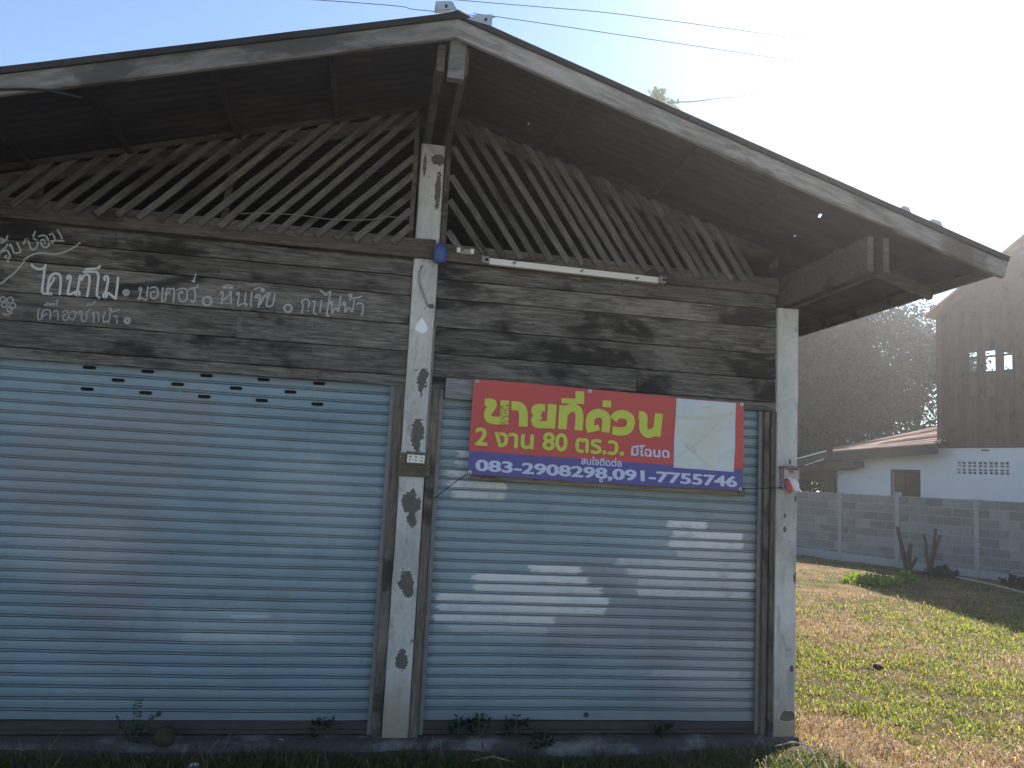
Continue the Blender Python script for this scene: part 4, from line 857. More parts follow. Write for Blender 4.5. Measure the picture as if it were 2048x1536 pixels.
for mt, nm, x0, x1, a0 in ((M_PAPER, 'white_sheet', 2.445, 2.515, 0), (M_PAPR, 'red_sheet', 2.428, 2.462, .4)):
    e = MB(); V = []; N = 9
    for j in range(N):
        for i in range(N):
            u, v = i/(N-1), j/(N-1); x = x0+(x1-x0)*u+.028*v-(.006 if a0 else 0); z = 1.640-.078*v+.010*(1-u)*(1 if not a0 else -1.4)
            V.append((x, -.074-.012*math.sin(u*3.1)-.006*math.sin(v*9+u*5+a0*9)-(.004 if a0 else 0), z+.004*math.sin(u*11+a0*7)))
    e.add(V, [(j*N+i, j*N+i+1, (j+1)*N+i+1, (j+1)*N+i) for j in range(N-1) for i in range(N-1)], .5, True); e.build(nm, mt, pp)

# ---------------------------------------------------------------- block wall on the right
def wp(e, n, z): p = WA+WE*e+WN*n; return (float(p[0]), float(p[1]), z)
M_BLOCK = Mat('grey_cement_blocks', .95, .1)
v = M_BLOCK.attr(); n1 = M_BLOCK.noise(9, detail=5); n2 = M_BLOCK.noise(90, detail=3)
c = M_BLOCK.ramp(v, [(0, (.15, .15, .148)), (.5, (.20, .20, .197)), (1, (.25, .25, .246))]); M_BLOCK.color(M_BLOCK.mix(1., c, M_BLOCK.mix(n1, (.7, .7, .7), (1.25, 1.25, 1.25)), 'MULTIPLY')); M_BLOCK.bump(M_BLOCK.math('ADD', n1, n2), .5, .01); M_BLOCK = M_BLOCK.m
M_MORTAR = plain('mortar', (.29, .29, .288), .95, .1, 0, .25, 12)
bwall = thing('block_wall', wp(3, 0, 0), 'low bare cement block wall with mortar posts on the right of the yard', 'wall')
mb = MB(); CH = .1985; E0, E1 = -9.0, 9.6
for r in range(8):
    z0 = .02+CH*r; e = E0-(.2 if r % 2 else 0)
    while e < E1:
        a, b = e+.007, e+.393
        a += .006; b -= .006; P = [wp(a, -.006+random.uniform(-.003, .003), 0), wp(b, -.006+random.uniform(-.003, .003), 0), wp(b, .07, 0), wp(a, .07, 0)]
        mb.prism(P, (0, 0, z0+.012), (0, 0, z0+CH-.012)); e += .4
mb.build('block_courses', M_BLOCK, bwall)
mb = MB(); mb.prism([wp(E0, .002, 0), wp(E1, .002, 0), wp(E1, .062, 0), wp(E0, .062, 0)], (0, 0, -.3), (0, 0, 1.612)); mb.build('mortar_core', M_MORTAR, bwall)
mb = MB(); V = []; N = 90
for i in range(N+1):
    e = E0+(E1-E0)*i/N; hgt = .10+.10*fbm(e, 0, 5, .9)
    V += [wp(e, -.012-.012*fbm(e, 3, 8, 2.), -.2), wp(e, -.010-.012*fbm(e, 1, 4, 3.), hgt*.7), wp(e, -.0055, hgt)]
mb.add(V, [(i*3+j, i*3+3+j, i*3+4+j, i*3+1+j) for i in range(N) for j in range(2)], .5, True); mb.build('render_skirt', M_MORTAR, bwall)
for e in (-6.6, -4.7, -2.6, -.5, 1.36, 2.90, 4.73, 6.6, 8.5):
    mb = MB(); t_ = 1.70 if abs(e-2.9) < .1 else 1.625
    mb.prism([wp(e-.055, -.020, 0), wp(e+.055, -.020, 0), wp(e+.055, .085, 0), wp(e-.055, .085, 0)], (0, 0, -.2), (0, 0, t_)); mb.build('wall_post', M_MORTAR, bwall)

# ---------------------------------------------------------------- house next door
M_WHITEW = Mat('limewashed_wall', .9, .15); n = M_WHITEW.noise(1.2, detail=5); n2 = M_WHITEW.noise(9, detail=4)
M_WHITEW.color(M_WHITEW.mix(n, (.44, .47, .50), M_WHITEW.mix(n2, (.48, .51, .545), (.57, .60, .63)))); M_WHITEW = M_WHITEW.m
M_BROWN = wood('brown_house_boards', (.035, .022, .017), (.085, .052, .038), (.14, .09, .065), (14, 14, 1), .2, 2, .3)
M_DKWOOD = plain('dark_wood_and_interior', (.05, .04, .035), .7)
M_RUST = Mat('rusty_annex_tin', .6, .35, .15); n = M_RUST.noise(1.3, M_RUST.mapv((1, 1, 1)), 5); M_RUST.color(M_RUST.ramp(n, [(.3, (.22, .115, .075)), (.5, (.36, .205, .14)), (.7, (.48, .33, .25))])); M_RUST = M_RUST.m
house = thing('neighbour_house', wp(3, 4, 0), 'two storey house behind the block wall with white ground floor and brown timber upper floor', 'house')
HN = 4.0
def wquad(mb, e0, e1, z0, z1, n0, n1):
    mb.prism([wp(e0, n0, z0), wp(e1, n0, z0), wp(e1, n0, z1), wp(e0, n0, z1)], (0, 0, 0), Vector((WN[0], WN[1], 0))*(n1-n0))
mb = MB()
# white wall with openings for window and vents left as real holes
W0, W1, WZ0, WZ1 = .16, .97, 1.30, 2.34; V0, V1, VZ0, VZ1 = 2.03, 3.42, 2.29, 2.64
for a, b, c, d in ((-1.70, W0, -.2, 2.95), (W0, W1, -.2, WZ0), (W0, W1, WZ1, 2.98), (W1, V0, -.2, 3.03), (V0, V1, -.2, VZ0), (V0, V1, VZ1, 3.08), (V1, 7.2, -.2, 3.08)): wquad(mb, a, b, c, d, HN, HN+.12)
wquad(mb, -1.70, 7.2, -.2, 3.0, HN+5.5, HN+5.62)
mb.build('ground_floor_wall', M_WHITEW, house)
for i in range(2):
    mb = MB(); a = W0+.03+i*.385; wquad(mb, a, a+.355, WZ0+.02, 1.84, HN+.03, HN+.06); wquad(mb, a, a+.355, 1.87, WZ1-.04, HN+.03, HN+.06); s_ = mb.build('window_shutter', M_DKWOOD, house)
    f = MB(); wquad(f, a+.03, a+.325, WZ0+.06, 1.80, HN+.025, HN+.029); wquad(f, a+.03, a+.325, 1.91, WZ1-.08, HN+.025, HN+.029); f.build('panel', M_BROWN, s_)
f = MB(); wquad(f, W0-.04, W1+.04, WZ1-.0, WZ1+.05, HN-.02, HN-.001); wquad(f, W0-.04, W0+.0, WZ0, WZ1-.002, HN-.02, HN-.001); wquad(f, W1, W1+.04, WZ0, WZ1-.002, HN-.02, HN-.001); f.build('window_frame', M_DKWOOD, house)
vb_ = MB(); nc, nr = 10, 4
for i in range(nc+1): e = V0+(V1-V0)*i/nc; wquad(vb_, e-.018-(.014 if i % 2 == 0 else 0), e+.018+(.014 if i % 2 == 0 else 0), VZ0, VZ1, HN+.012, HN+.09)
for j in range(nr+1): z = VZ0+(VZ1-VZ0)*j/nr; k = .030 if j == 2 else .013; wquad(vb_, V0, V1, z-k, z+k, HN+.018, HN+.086)
vb_.build('vent_blocks', M_WHITEW, house)
dk = MB(); wquad(dk, V0-.1, V1+.1, VZ0-.1, VZ1+.1, HN+.4, HN+.42); dk.build('dark_interior', M_DKWOOD, house)  # interior shade behind the vents, put in as a dark panel
dk = MB(); wquad(dk, W0-.1, W1+.1, WZ0-.1, WZ1+.1, HN+.3, HN+.32); dk.build('dark_interior', M_DKWOOD, house)  # dark panel standing for the dim room behind the window
lt = MB(); wquad(lt, 2.72, 2.90, 2.92, 2.955, HN-.03, HN-.001); lt.build('wall_vent', M_DKWOOD, house)
# brown upper storey: boarded front with open windows, gable above
U0, U1, UZ0, UZ1 = 1.54, 7.3, 3.06, 6.75; OZ0, OZ1 = 4.30, 5.62
ops = [(2.40, 2.72), (2.83, 3.20), (3.30, 3.62)]
mb = MB(); edges = [U0]
def boards(e0, e1, z0, z1, n0=HN-.06, n1=HN-.03):
    k = max(1, round((e1-e0)/.16))
    for i in range(k):
        a = e0+(e1-e0)*i/k; P = [wp(a+.002, n0+.004*math.sin(a*31), 0), wp(e0+(e1-e0)*(i+1)/k-.002, n0+.004*math.sin(a*31), 0), wp(e0+(e1-e0)*(i+1)/k-.002, n1, 0), wp(a+.002, n1, 0)]
        mb.prism(P, (0, 0, z0), (0, 0, z1), .5+.3*math.sin(int(a*6.25)*2.3))
boards(U0, U1, UZ0, OZ0); boards(U0, ops[0][0], OZ0, OZ1); boards(ops[2][1], U1, OZ0, OZ1); boards(U0, U1, OZ1, UZ1)
boards(ops[0][1], ops[1][0], OZ0, OZ1); boards(ops[1][1], ops[2][0], OZ0, OZ1)
mb.prism([wp(U0, HN-.05, UZ1), wp(U1, HN-.05, UZ1), wp((U0+U1)/2, HN-.05, 8.5)], (0, 0, 0), Vector((WN[0], WN[1], 0))*.05)
for e in (U1-.06,): mb.prism([wp(e, HN-.03, 0), wp(e+.06, HN-.03, 0), wp(e+.06, HN+5.6, 0), wp(e, HN+5.6, 0)], (0, 0, UZ0), (0, 0, UZ1))
wl_ = lambda a, b, c, d: mb.prism([wp(U0, a, 0), wp(U0+.06, a, 0), wp(U0+.06, b, 0), wp(U0, b, 0)], (0, 0, c), (0, 0, d))
wl_(HN-.03, HN+5.6, UZ0, 5.38); wl_(HN-.03, HN+5.6, 6.15, UZ1); wl_(HN-.03, HN+.5, 5.38, 6.15); wl_(HN+4.6, HN+5.6, 5.38, 6.15)
wquad(mb, U0, 2.0, UZ0, UZ1, HN+5.5, HN+5.56); wquad(mb, 4.6, U1, UZ0, UZ1, HN+5.5, HN+5.56); wquad(mb, 2.0, 4.6, UZ0, 5.05, HN+5.5, HN+5.56); wquad(mb, 2.0, 4.6, 6.3, UZ1, HN+5.5, HN+5.56)
mb.build('upper_wall', M_BROWN, house)
fl = MB(); wquad(fl, U0, U1, 3.0, 3.055, HN-.02, HN+5.6); fl.build('upper_floor', M_BROWN, house)
for a, b in ops:
    f = MB()
    for e in (a, b-.05): wquad(f, e, e+.05, OZ0, OZ1, HN-.085, HN-.02)
    for z in (OZ0, 4.98, 5.40, OZ1-.05): wquad(f, a+.05, b-.05, z, z+.05, HN-.083, HN-.022)
    w = f.build('window_frame', M_DKWOOD, house)
    s_ = MB(); wquad(s_, a+.052, b-.052, OZ0+.052, 4.978, HN-.06, HN-.05); s_.build('lower_shutter', M_BROWN, w)
rf = MB(); em = (U0+U1)/2
for s in (-1, 1):
    ee = em+s*(em-U0+.08)
    ez = 8.55-(8.55-UZ1)*(em-U0+.08)/(em-U0)
    rf.add([wp(em, HN-.5, 8.6), wp(ee, HN-.5, ez), wp(ee, HN+6.1, ez), wp(em, HN+6.1, 8.6), wp(em, HN-.5, 8.54), wp(ee, HN-.5, ez-.06), wp(ee, HN+6.1, ez-.06), wp(em, HN+6.1, 8.54)], [(0, 1, 2, 3), (4, 7, 6, 5), (0, 4, 5, 1), (1, 5, 6, 2), (2, 6, 7, 3), (0, 3, 7, 4)])
rf.build('house_roof', M_RUST, house)
# annex lean-to roof: corrugated rusty sheets falling away to the left
FR, FL_, BR = Vector(wp(1.83, 3.4, 3.07)), Vector(wp(-1.42, 3.4, 2.87)), Vector(wp(1.53, 7.0, 4.20))
an = MB(); V = []; NC, NR = 150, 10
du = FL_-FR; dv = BR-FR
BLn = Vector(wp(-4.1, 7.0, 3.14))
for j in range(NR+1):
    for i in range(NC+1):
        u = j/NR; v = i/NC; p = FR.lerp(FL_, u).lerp(BR.lerp(BLn, u), v)
        V.append((p.x, p.y, p.z+.045*math.sin(v*2*math.pi*13)+(.05 if int(v*5) % 2 else 0)*(1 if u < .55 or int(v*5) != 1 else .2)-(.01*random.random() if j in (0, NR) else 0)))
an.add(V, [(j*(NC+1)+i, j*(NC+1)+i+1, (j+1)*(NC+1)+i+1, (j+1)*(NC+1)+i) for j in range(NR) for i in range(NC)], .5, True); an.build('annex_roof', M_RUST, house)
ef = MB(); ef.add([wp(1.86, 3.42, 3.05), wp(-1.45, 3.42, 2.85), wp(-1.45, 3.42, 2.62), wp(1.86, 3.42, 2.80), wp(1.86, 3.47, 3.05), wp(-1.45, 3.47, 2.85), wp(-1.45, 3.47, 2.62), wp(1.86, 3.47, 2.80)], [(0, 1, 2, 3), (4, 7, 6, 5), (0, 4, 5, 1), (2, 6, 7, 3), (1, 5, 6, 2), (0, 3, 7, 4)])
ef.build('annex_fascia', M_DKWOOD, house)
sd = MB()
sd.add([wp(-.75, 3.5, 2.60), wp(-1.75, 3.5, 2.55), wp(-1.75, 3.5, 2.33), wp(-1.30, 3.5, 2.33), wp(-.75, 3.5, 2.42), wp(-.75, 4.0, 2.62), wp(-1.75, 4.0, 2.55), wp(-1.75, 4.0, 2.33), wp(-1.30, 4.0, 2.33), wp(-.75, 4.0, 2.42)], [(0, 1, 2, 3, 4), (5, 9, 8, 7, 6), (0, 5, 6, 1), (1, 6, 7, 2), (2, 7, 8, 3), (3, 8, 9, 4), (4, 9, 5, 0)]); sd.build('annex_soffit', M_DKWOOD, house)
# open carport roof left of the annex, falling to the left
cp = MB()
cp.prism([wp(-1.46, 3.3, 2.86), wp(-4.9, 3.3, 2.10), wp(-4.9, 3.3, 2.04), wp(-1.46, 3.3, 2.62)], (0, 0, 0), Vector((WN[0], WN[1], 0))*4)
cp.build('carport_roof', M_DKWOOD, house)
tr = MB(); tr.plank(wp(-1.55, 3.27, 2.885), wp(-4.9, 3.27, 2.125), .04, .03, n=4); tr.build('carport_verge', plain('pale_tin_edge', (.55, .55, .53), .4, .5, .5), house)
tr = MB(); tr.plank(wp(-1.62, 3.25, 2.63), wp(-2.30, 3.25, 2.44), .03, .03, n=2); tr.build('verge_batten', plain('pale_batten', (.5, .5, .47), .6), house)
tr = MB(); tr.plank(wp(-1.9, 3.4, 2.42), wp(-4.9, 3.4, 1.86), .16, .05, n=4); tr.plank(wp(-3.2, 3.45, 2.2), wp(-4.9, 3.45, 1.7), .10, .05, n=4); tr.build('carport_beam', M_DKWOOD, house)
for e in (-1.80, -4.6):
    po = MB(); po.plank(wp(e, 3.75, -.1), wp(e, 3.75, 2.4), .22, .16, up=(1, 0, 0), n=3); po.build('carport_post', M_DKWOOD, house)

# ---------------------------------------------------------------- trees, plants, grass
def leaf_mat(name, c, var=.5, trans=.45, rough=.55):
    m = Mat(name, rough, .3 if rough < .7 else .05); v = m.attr(); n = m.noise(.9, detail=3)
    k = m.math('ADD', m.math('MULTIPLY', v, .6), m.math('MULTIPLY', n, .4))
    col = m.mix(k, tuple(x*(1-var) for x in c), tuple(x*(1+var) for x in c)); m.color(col)
    tr = m.new('ShaderNodeBsdfTranslucent'); m.link(m.mix(1., col, (1.5, 1.6, .7), 'MULTIPLY'), tr.inputs[0])
    mx = m.new('ShaderNodeMixShader'); mx.inputs[0].default_value = trans; m.t.links.new(m.b.outputs[0], mx.inputs[1]); m.t.links.new(tr.outputs[0], mx.inputs[2])
    m.t.links.new(mx.outputs[0], m.t.nodes['Material Output'].inputs[0]); return m.m
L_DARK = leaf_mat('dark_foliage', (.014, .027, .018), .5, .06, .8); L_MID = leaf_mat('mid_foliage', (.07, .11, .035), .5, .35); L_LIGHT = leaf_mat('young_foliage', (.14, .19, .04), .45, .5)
M_BARK = plain('tree_bark', (.065, .055, .045), .95, .1, 0, .4, 12)

def cards(name, P, D, S, mat, parent, asp=.45, flat=False):
    """many leaf-sized folded faces at points P (n,3), sizes S, as one mesh"""
    n = len(P); a = RNG.normal(size=(n, 3)); a /= np.linalg.norm(a, axis=1)[:, None]
    if D is not None: a = a+D; a /= np.linalg.norm(a, axis=1)[:, None]
    b = np.cross(a, RNG.normal(size=(n, 3))); b /= np.linalg.norm(b, axis=1)[:, None]
    c = np.cross(a, b); S = S[:, None]; k = asp*S
    V = np.stack([P, P+a*S*.5+b*k+c*S*.12, P+a*S, P+a*S*.5-b*k+c*S*.12], 1).reshape(-1, 3)
    f = np.arange(4*n).reshape(n, 4)
    o0 = np.array(parent['origin']); o = np_mesh(name, V-o0, f, mat); o.parent = parent
    at = o.data.attributes.new('var', 'FLOAT', 'FACE'); at.data.foreach_set('value', RNG.random(n).astype(np.float32)); return o

def tree(name, x, y, h, r, label, n=26000, leaf=.16, mat=L_DARK, zlow=.25, lean=(0, 0), clusters=34, trunk=.16, group=None, rz=None, sparse=1.0, cat='tree'):
    z0 = float(gz(x, y)); t = thing(name, (x, y, z0), label, cat, group)
    mb = MB(); tip = Vector((x+lean[0], y+lean[1], z0+h*.86)); base = Vector((x, y, z0-.1))
    spine = [base.lerp(tip, i/8)+Vector((random.uniform(-.08, .08), random.uniform(-.08, .08), 0))*h*.06*(i > 0) for i in range(9)]
    mb.tube(spine, [trunk*(1.25-.9*(i/8)**.8)*(1.3 if i == 0 else 1) for i in range(9)], 8)
    C = []
    rz = rz or (h*(1-zlow))/2; cz = z0+h-rz
    for i in range(clusters):
        while True:
            p = RNG.uniform(-1, 1, 3)
            if .25 < np.linalg.norm(p) < 1: break
        q = np.array([x+lean[0]*.8+p[0]*r*.8, y+lean[1]*.8+p[1]*r*.8, cz+p[2]*rz*.86]); C.append(q)
        s = spine[min(8, max(2, int((q[2]-z0)/h*8)))]
        mid = Vector(q).lerp(s, .45)+Vector((0, 0, -.06*h*random.random()))
        if i % 2 == 0: mb.tube([s, mid, Vector(q)], [trunk*.32, trunk*.2, trunk*.07], 5)
    mb.build('trunk', M_BARK, t)
    C = np.array(C); rad_ = RNG.uniform(.24, .44, len(C))*r
    k = RNG.integers(0, len(C), n); d = RNG.normal(size=(n, 3)); d /= np.linalg.norm(d, axis=1)[:, None]
    rr = RNG.random(n)**.45*rad_[k]; P = C[k]+d*rr[:, None]*np.array([1, 1, .75])
    cards('crown', P, d*.5+np.array([0, 0, -.25]), RNG.uniform(.6, 1.35, n)*leaf, mat, t)
    return t

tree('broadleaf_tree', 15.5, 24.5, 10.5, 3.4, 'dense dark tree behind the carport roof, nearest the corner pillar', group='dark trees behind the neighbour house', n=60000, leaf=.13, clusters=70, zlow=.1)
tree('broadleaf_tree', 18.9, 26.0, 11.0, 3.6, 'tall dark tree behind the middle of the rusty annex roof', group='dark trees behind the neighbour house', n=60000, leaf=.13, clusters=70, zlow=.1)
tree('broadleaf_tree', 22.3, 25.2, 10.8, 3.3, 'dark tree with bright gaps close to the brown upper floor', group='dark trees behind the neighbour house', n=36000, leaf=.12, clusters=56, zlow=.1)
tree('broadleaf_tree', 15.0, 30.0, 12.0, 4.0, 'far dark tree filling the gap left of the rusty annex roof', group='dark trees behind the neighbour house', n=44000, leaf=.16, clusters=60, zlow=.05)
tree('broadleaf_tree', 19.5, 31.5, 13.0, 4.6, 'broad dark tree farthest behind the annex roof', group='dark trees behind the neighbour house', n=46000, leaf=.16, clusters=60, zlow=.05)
tree('young_tree', 11.9, 20.0, 4.0, 1.0, 'small bright green leafy tree beside the carport verge', n=2600, leaf=.16, mat=L_LIGHT, clusters=16, zlow=.2, trunk=.06)
tall = tree('tall_tree', 8.05, 18.6, 14.75, 1.15, 'tall tree top showing above the right roof slope with a bare twig', n=10000, leaf=.14, mat=L_MID, clusters=56, zlow=.58, trunk=.13)
tw = MB(); tw.tube([(7.7, 18.7, 14.0), (8.1, 18.6, 13.94), (8.5, 18.5, 13.98), (9.0, 18.3, 13.94), (9.5, 18.1, 13.98), (9.9, 17.95, 14.03), (10.3, 17.75, 14.02), (10.8, 17.5, 14.06), (11.4, 17.2, 14.03)], [.03, .028, .025, .022, .02, .017, .014, .012, .008], 5); tw.build('bare_twig', M_BARK, tall)
tree('slender_tree', 10.15, 17.8, 13.15, .8, 'thin tree tip peeping over the lower right roof slope', n=4200, leaf=.13, mat=L_MID, clusters=34, zlow=.62, trunk=.09)

# cut shrub stems by the wall
def stump(px, py, stems, label):
    z0 = float(gz(px, py)); t = thing('cut_stump', (px, py, z0), label, 'stump', 'cut stumps by the block wall')
    for i, (dx, dy, h, r) in enumerate(stems):
        mb = MB(); pts = [(px+dx*k**1.3+random.uniform(-.02, .02), py+dy*k+random.uniform(-.02, .02), z0-.05+(h+.05)*k) for k in (0, .25, .5, .75, 1.)]
        mb.tube(pts, [r*1.25, r*.95, r*.85, r*.75, r*.7], 8)
        mb.build('stem', M_BARK, t)
S1 = wp(3.62, -.75, 0); S2 = wp(4.05, -.62, 0)
stump(S1[0], S1[1], [(-.13, .16, .98, .05), (.04, -.04, .62, .06), (.12, -.14, .34, .05)], 'thick forked cut stump with two stems leaning apart, by the block wall')
stump(S2[0], S2[1], [(-.07, .10, .86, .04), (.07, -.10, 1.0, .045), (.13, -.17, .88, .034)], 'thinner cut stump with three upright stems, right of the thick one')
# bamboo pole on the ground
po = MB(); po.tube([(11.6, 9.75, .03), (11.35, 8.7, .05), (11.05, 7.4, .04), (10.8, 6.3, .03)], .022, 7); po.build('bamboo_pole', plain('dry_bamboo', (.30, .26, .19), .7), None, 'long pale pole lying on the grass in front of the block wall', 'pole', origin=(11.2, 8.2, .04))

def sprig(name, x, y, z, label, stems, mat, leaf, pinnate=False, group=None, cat='weed'):
    t = thing(name, (x, y, z), label, cat, group)
    st = MB(); P = []; D = []; S = []
    for ang, l, lean in stems:
        tip = Vector((x+math.cos(ang)*lean*l, y+math.sin(ang)*lean*l*.5-.01, z+l)); base = Vector((x+random.uniform(-.01, .01), y, z-.02)); mid = base.lerp(tip, .55)+Vector((0, 0, l*.12))
        st.tube([base, mid, tip], [.0032, .0024, .0012], 5)
        k = int(5+l*22)
        for i in range(k):
            u = (.3+.7*i/(k-1)) if pinnate else (.45+.55*random.random()); c = base.lerp(mid, u*2) if u < .5 else mid.lerp(tip, u*2-1)
            for s in (-1, 1):
                P.append(tuple(c)); D.append((math.cos(ang+1.57)*s*2+random.uniform(-.3, .3), -.5*random.random(), random.uniform(.1, 1.2))); S.append(leaf*random.uniform(.7, 1.25)*(1.15-.5*abs(u-.55)))
    st.build('stems', L_MID, t)
    cards('leaves', np.array(P), np.array(D)*2.2, np.array(S), mat, t, asp=.15); return t
sprig('weed_plant', -1.43, -.055, -.03, 'dark weed with feathery upright leaves before the left shutter', [(1.7, .24, .22), (2.9, .15, .75), (.3, .16, .55), (1.2, .10, .4)], L_DARK, .028, True)
for x, s, lab in ((.375, .13, 'tiny dark weed nearest the centre pillar before the right shutter'), (.495, .14, 'tiny dark weed second from the centre pillar before the right shutter'), (.725, .14, 'lone tiny dark weed third from the centre pillar before the right shutter'), (1.66, .10, 'very small weed at the right end of the right shutter'), (-.42, .13, 'tiny weed at the left shutter beside the centre pillar')):
    sprig('small_weed', x, -.01, -.03, lab, [(.4, s, .45), (2.6, s*.9, .5), (1.6, s*1.15, .1), (3.4, s*.6, .9)], L_DARK, .036, False, 'tiny weeds along the foot of the shutters')
sprig('low_weed', .86, -.14, -.04, 'low spreading weed on the concrete before the right shutter', [(0.2, .09, 1.0), (2.9, .09, 1.), (1.2, .10, .6), (2.0, .10, .6), (4.2, .06, 1.1), (5.2, .06, 1.)], L_DARK, .034)
M_HUSK = plain('mossy_husk', (.045, .042, .024), .95, .1, 0, .6, 30)
hk = MB(); V = []; n = 16
for j in range(9):
    a = math.pi*j/8
    for i in range(n): b = 2*math.pi*i/n; k = 1+.12*math.sin(3*b+j)+.08*random.random(); V.append((-1.275+.058*math.sin(a)*math.cos(b)*k, -.06+.05*math.sin(a)*math.sin(b)*k, .015+.068*math.cos(a)))
hk.add(V, [(j*n+i, j*n+(i+1) % n, (j+1)*n+(i+1) % n, (j+1)*n+i) for j in range(8) for i in range(n)], .5, True); hk.build('mossy_husk', M_HUSK, None, 'round mossy brown husk at the foot of the left shutter', 'husk', origin=(-1.275, -.06, .0))
M_STONE = plain('pale_stone', (.40, .37, .33), .9, .1, 0, .25)
def stone(x, y, r, label, name='pale_stone', mat=None, h=.5, cat='stone'):
    z0 = float(gz(x, y)); s = MB(); V = []; n = 10
    for j in range(6):
        a = math.pi*j/5
        for i in range(n): b = 2*math.pi*i/n; k = 1+random.uniform(-.16, .16); V.append((x+r*math.sin(a)*math.cos(b)*k, y+r*.8*math.sin(a)*math.sin(b)*k, z0+r*h*.6+r*h*math.cos(a)))
    s.add(V, [(j*n+i, j*n+(i+1) % n, (j+1)*n+(i+1) % n, (j+1)*n+i) for j in range(5) for i in range(n)], .5); s.build(name, mat or M_STONE, None, label, cat, origin=(x, y, z0))
stone(-1.05, -.36, .03, 'pale flat stone in the shaded grass at the bottom edge')
stone(4.53, 2.02, .055, 'dark red dead leaf clump on the sunlit grass', 'dead_leaf_clump', plain('dead_red_leaf', (.10, .03, .025), .8), .7, 'dead leaves')

# leafy clumps in the yard
def clump(name, x, y, r, h, n, leaf, mat, label, group=None, cat='bush'):
    z0 = float(gz(x, y)); t = thing(name, (x, y, z0), label, cat, group)
    st = MB()
    for i in range(9):
        a = random.uniform(0, 6.28); d = random.uniform(.3, .9)*r; st.tube([(x, y, z0-.03), (x+math.cos(a)*d*.6, y+math.sin(a)*d*.6, z0+h*.5), (x+math.cos(a)*d, y+math.sin(a)*d, z0+h*.85)], [.010, .007, .003], 5)
    st.build('stems', L_MID, t)
    a = RNG.uniform(0, 6.283, n); q = RNG.random(n)**.6; P = np.stack([x+np.cos(a)*q*r, y+np.sin(a)*q*r, z0+h*(.15+.85*RNG.random(n)*(1-.6*q**2))], 1)
    cards('leaves', P, np.array([0, 0, .6])+np.zeros((n, 3)), RNG.uniform(.6, 1.3, n)*leaf, mat, t); return t
clump('leafy_bush', 9.05, 8.75, .5, .15, 520, .085, L_LIGHT, 'low bright green bush in the sunlit patch before the block wall')
clump('leafy_bush', 9.9, 9.0, .24, .2, 220, .07, L_LIGHT, 'smaller green bush at the edge of the wall shadow')
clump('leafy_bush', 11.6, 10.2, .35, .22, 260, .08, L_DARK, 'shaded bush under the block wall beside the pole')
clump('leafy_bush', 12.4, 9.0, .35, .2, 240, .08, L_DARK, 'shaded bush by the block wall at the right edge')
clump('leafy_bush', 9.6, 14.9, .9, .35, 700, .11, L_DARK, 'dark weeds at the far foot of the block wall beside the corner pillar')

# grass and straw
def blades(name, X, Y, H, W, lean, tone, mat):
    n = len(X); a = RNG.uniform(0, 2*np.pi, n); dx, dy = np.cos(a), np.sin(a); Z = gz(X, Y)-.004
    b = a+np.pi/2+RNG.normal(0, .4, n); wx, wy = np.cos(b)*W/2, np.sin(b)*W/2
    l1 = lean*.35; v = []
    for t, k, w in ((0, 0, 1.), (.55, l1, .8), (1., lean, .05)):
        px = X+dx*H*k; py = Y+dy*H*k; pz = Z+H*np.maximum(t*np.sqrt(np.maximum(1-(k)**2, .02)), .06*t+.03)
        v += [np.stack([px-wx*w, py-wy*w, pz], 1), np.stack([px+wx*w, py+wy*w, pz], 1)]
    V = np.stack(v, 1).reshape(-1, 3); i0 = np.arange(n)[:, None]*6
    F = np.concatenate([i0+np.array([[0, 1, 3, 2]]), i0+np.array([[2, 3, 5, 4]])], 0)
    o = np_mesh(name, V, F, mat, np.repeat(tone, 6, 0)); tag(o, kind='stuff'); return o
def blade_mat(name, tr_):
    m = Mat(name, .6, .25); c = m.attrc('tone'); m.color(c); t = m.new('ShaderNodeBsdfTranslucent'); m.link(m.mix(1., c, (1.35, 1.35, .8), 'MULTIPLY'), t.inputs[0])
    mx = m.new('ShaderNodeMixShader'); mx.inputs[0].default_value = tr_; m.t.links.new(m.b.outputs[0], mx.inputs[1]); m.t.links.new(t.outputs[0], mx.inputs[2]); m.t.links.new(mx.outputs[0], m.t.nodes['Material Output'].inputs[0]); return m.m
B_GRASS = blade_mat('grass_blades', .55); B_STRAW = blade_mat('straw_blades', .3)
def scatter(n, x0, x1, y0, y1, keep):
    X = RNG.uniform(x0, x1, n); Y = RNG.uniform(y0, y1, n); k = RNG.random(n) < keep(X, Y); return X[k], Y[k]
def tones(n, a, b, c=None, p=.0):
    t = RNG.random((n, 1)); r = np.array(a)*(1-t)+np.array(b)*t
    if c is not None: m_ = RNG.random(n) < p; r[m_] = np.array(c)*(RNG.random((m_.sum(), 1))*.6+.7)
    return r
yard = lambda X, Y: (wall_dist(X, Y) > .04) & ((X > 2.64) | (Y < -.12))
near = lambda X, Y: np.clip(1.25-np.hypot(X+.24, Y+4.9)/16, .1, 1)
clumpy = lambda X, Y: np.clip((fbm(X, Y, 61, 5.5, 3)-.36)*5, .10, 1)
G = lambda X, Y: np.where(yard(X, Y), (.08+.92*greenness(X, Y))*near(X, Y)*clumpy(X, Y), 0)
X, Y = scatter(250000, 2.6, 8.5, -1.6, 6, G); n = len(X)
blades('grass', X, Y, RNG.uniform(.018, .060, n)*(.35+1.5*fbm(X, Y, 62, 4., 2)), RNG.uniform(.003, .009, n), RNG.uniform(.45, 1.0, n), tones(n, (.07, .10, .014), (.27, .32, .045), (.36, .28, .09), .2), B_GRASS)
X, Y = scatter(130000, 2.6, 15, 2, 18, G); n = len(X)
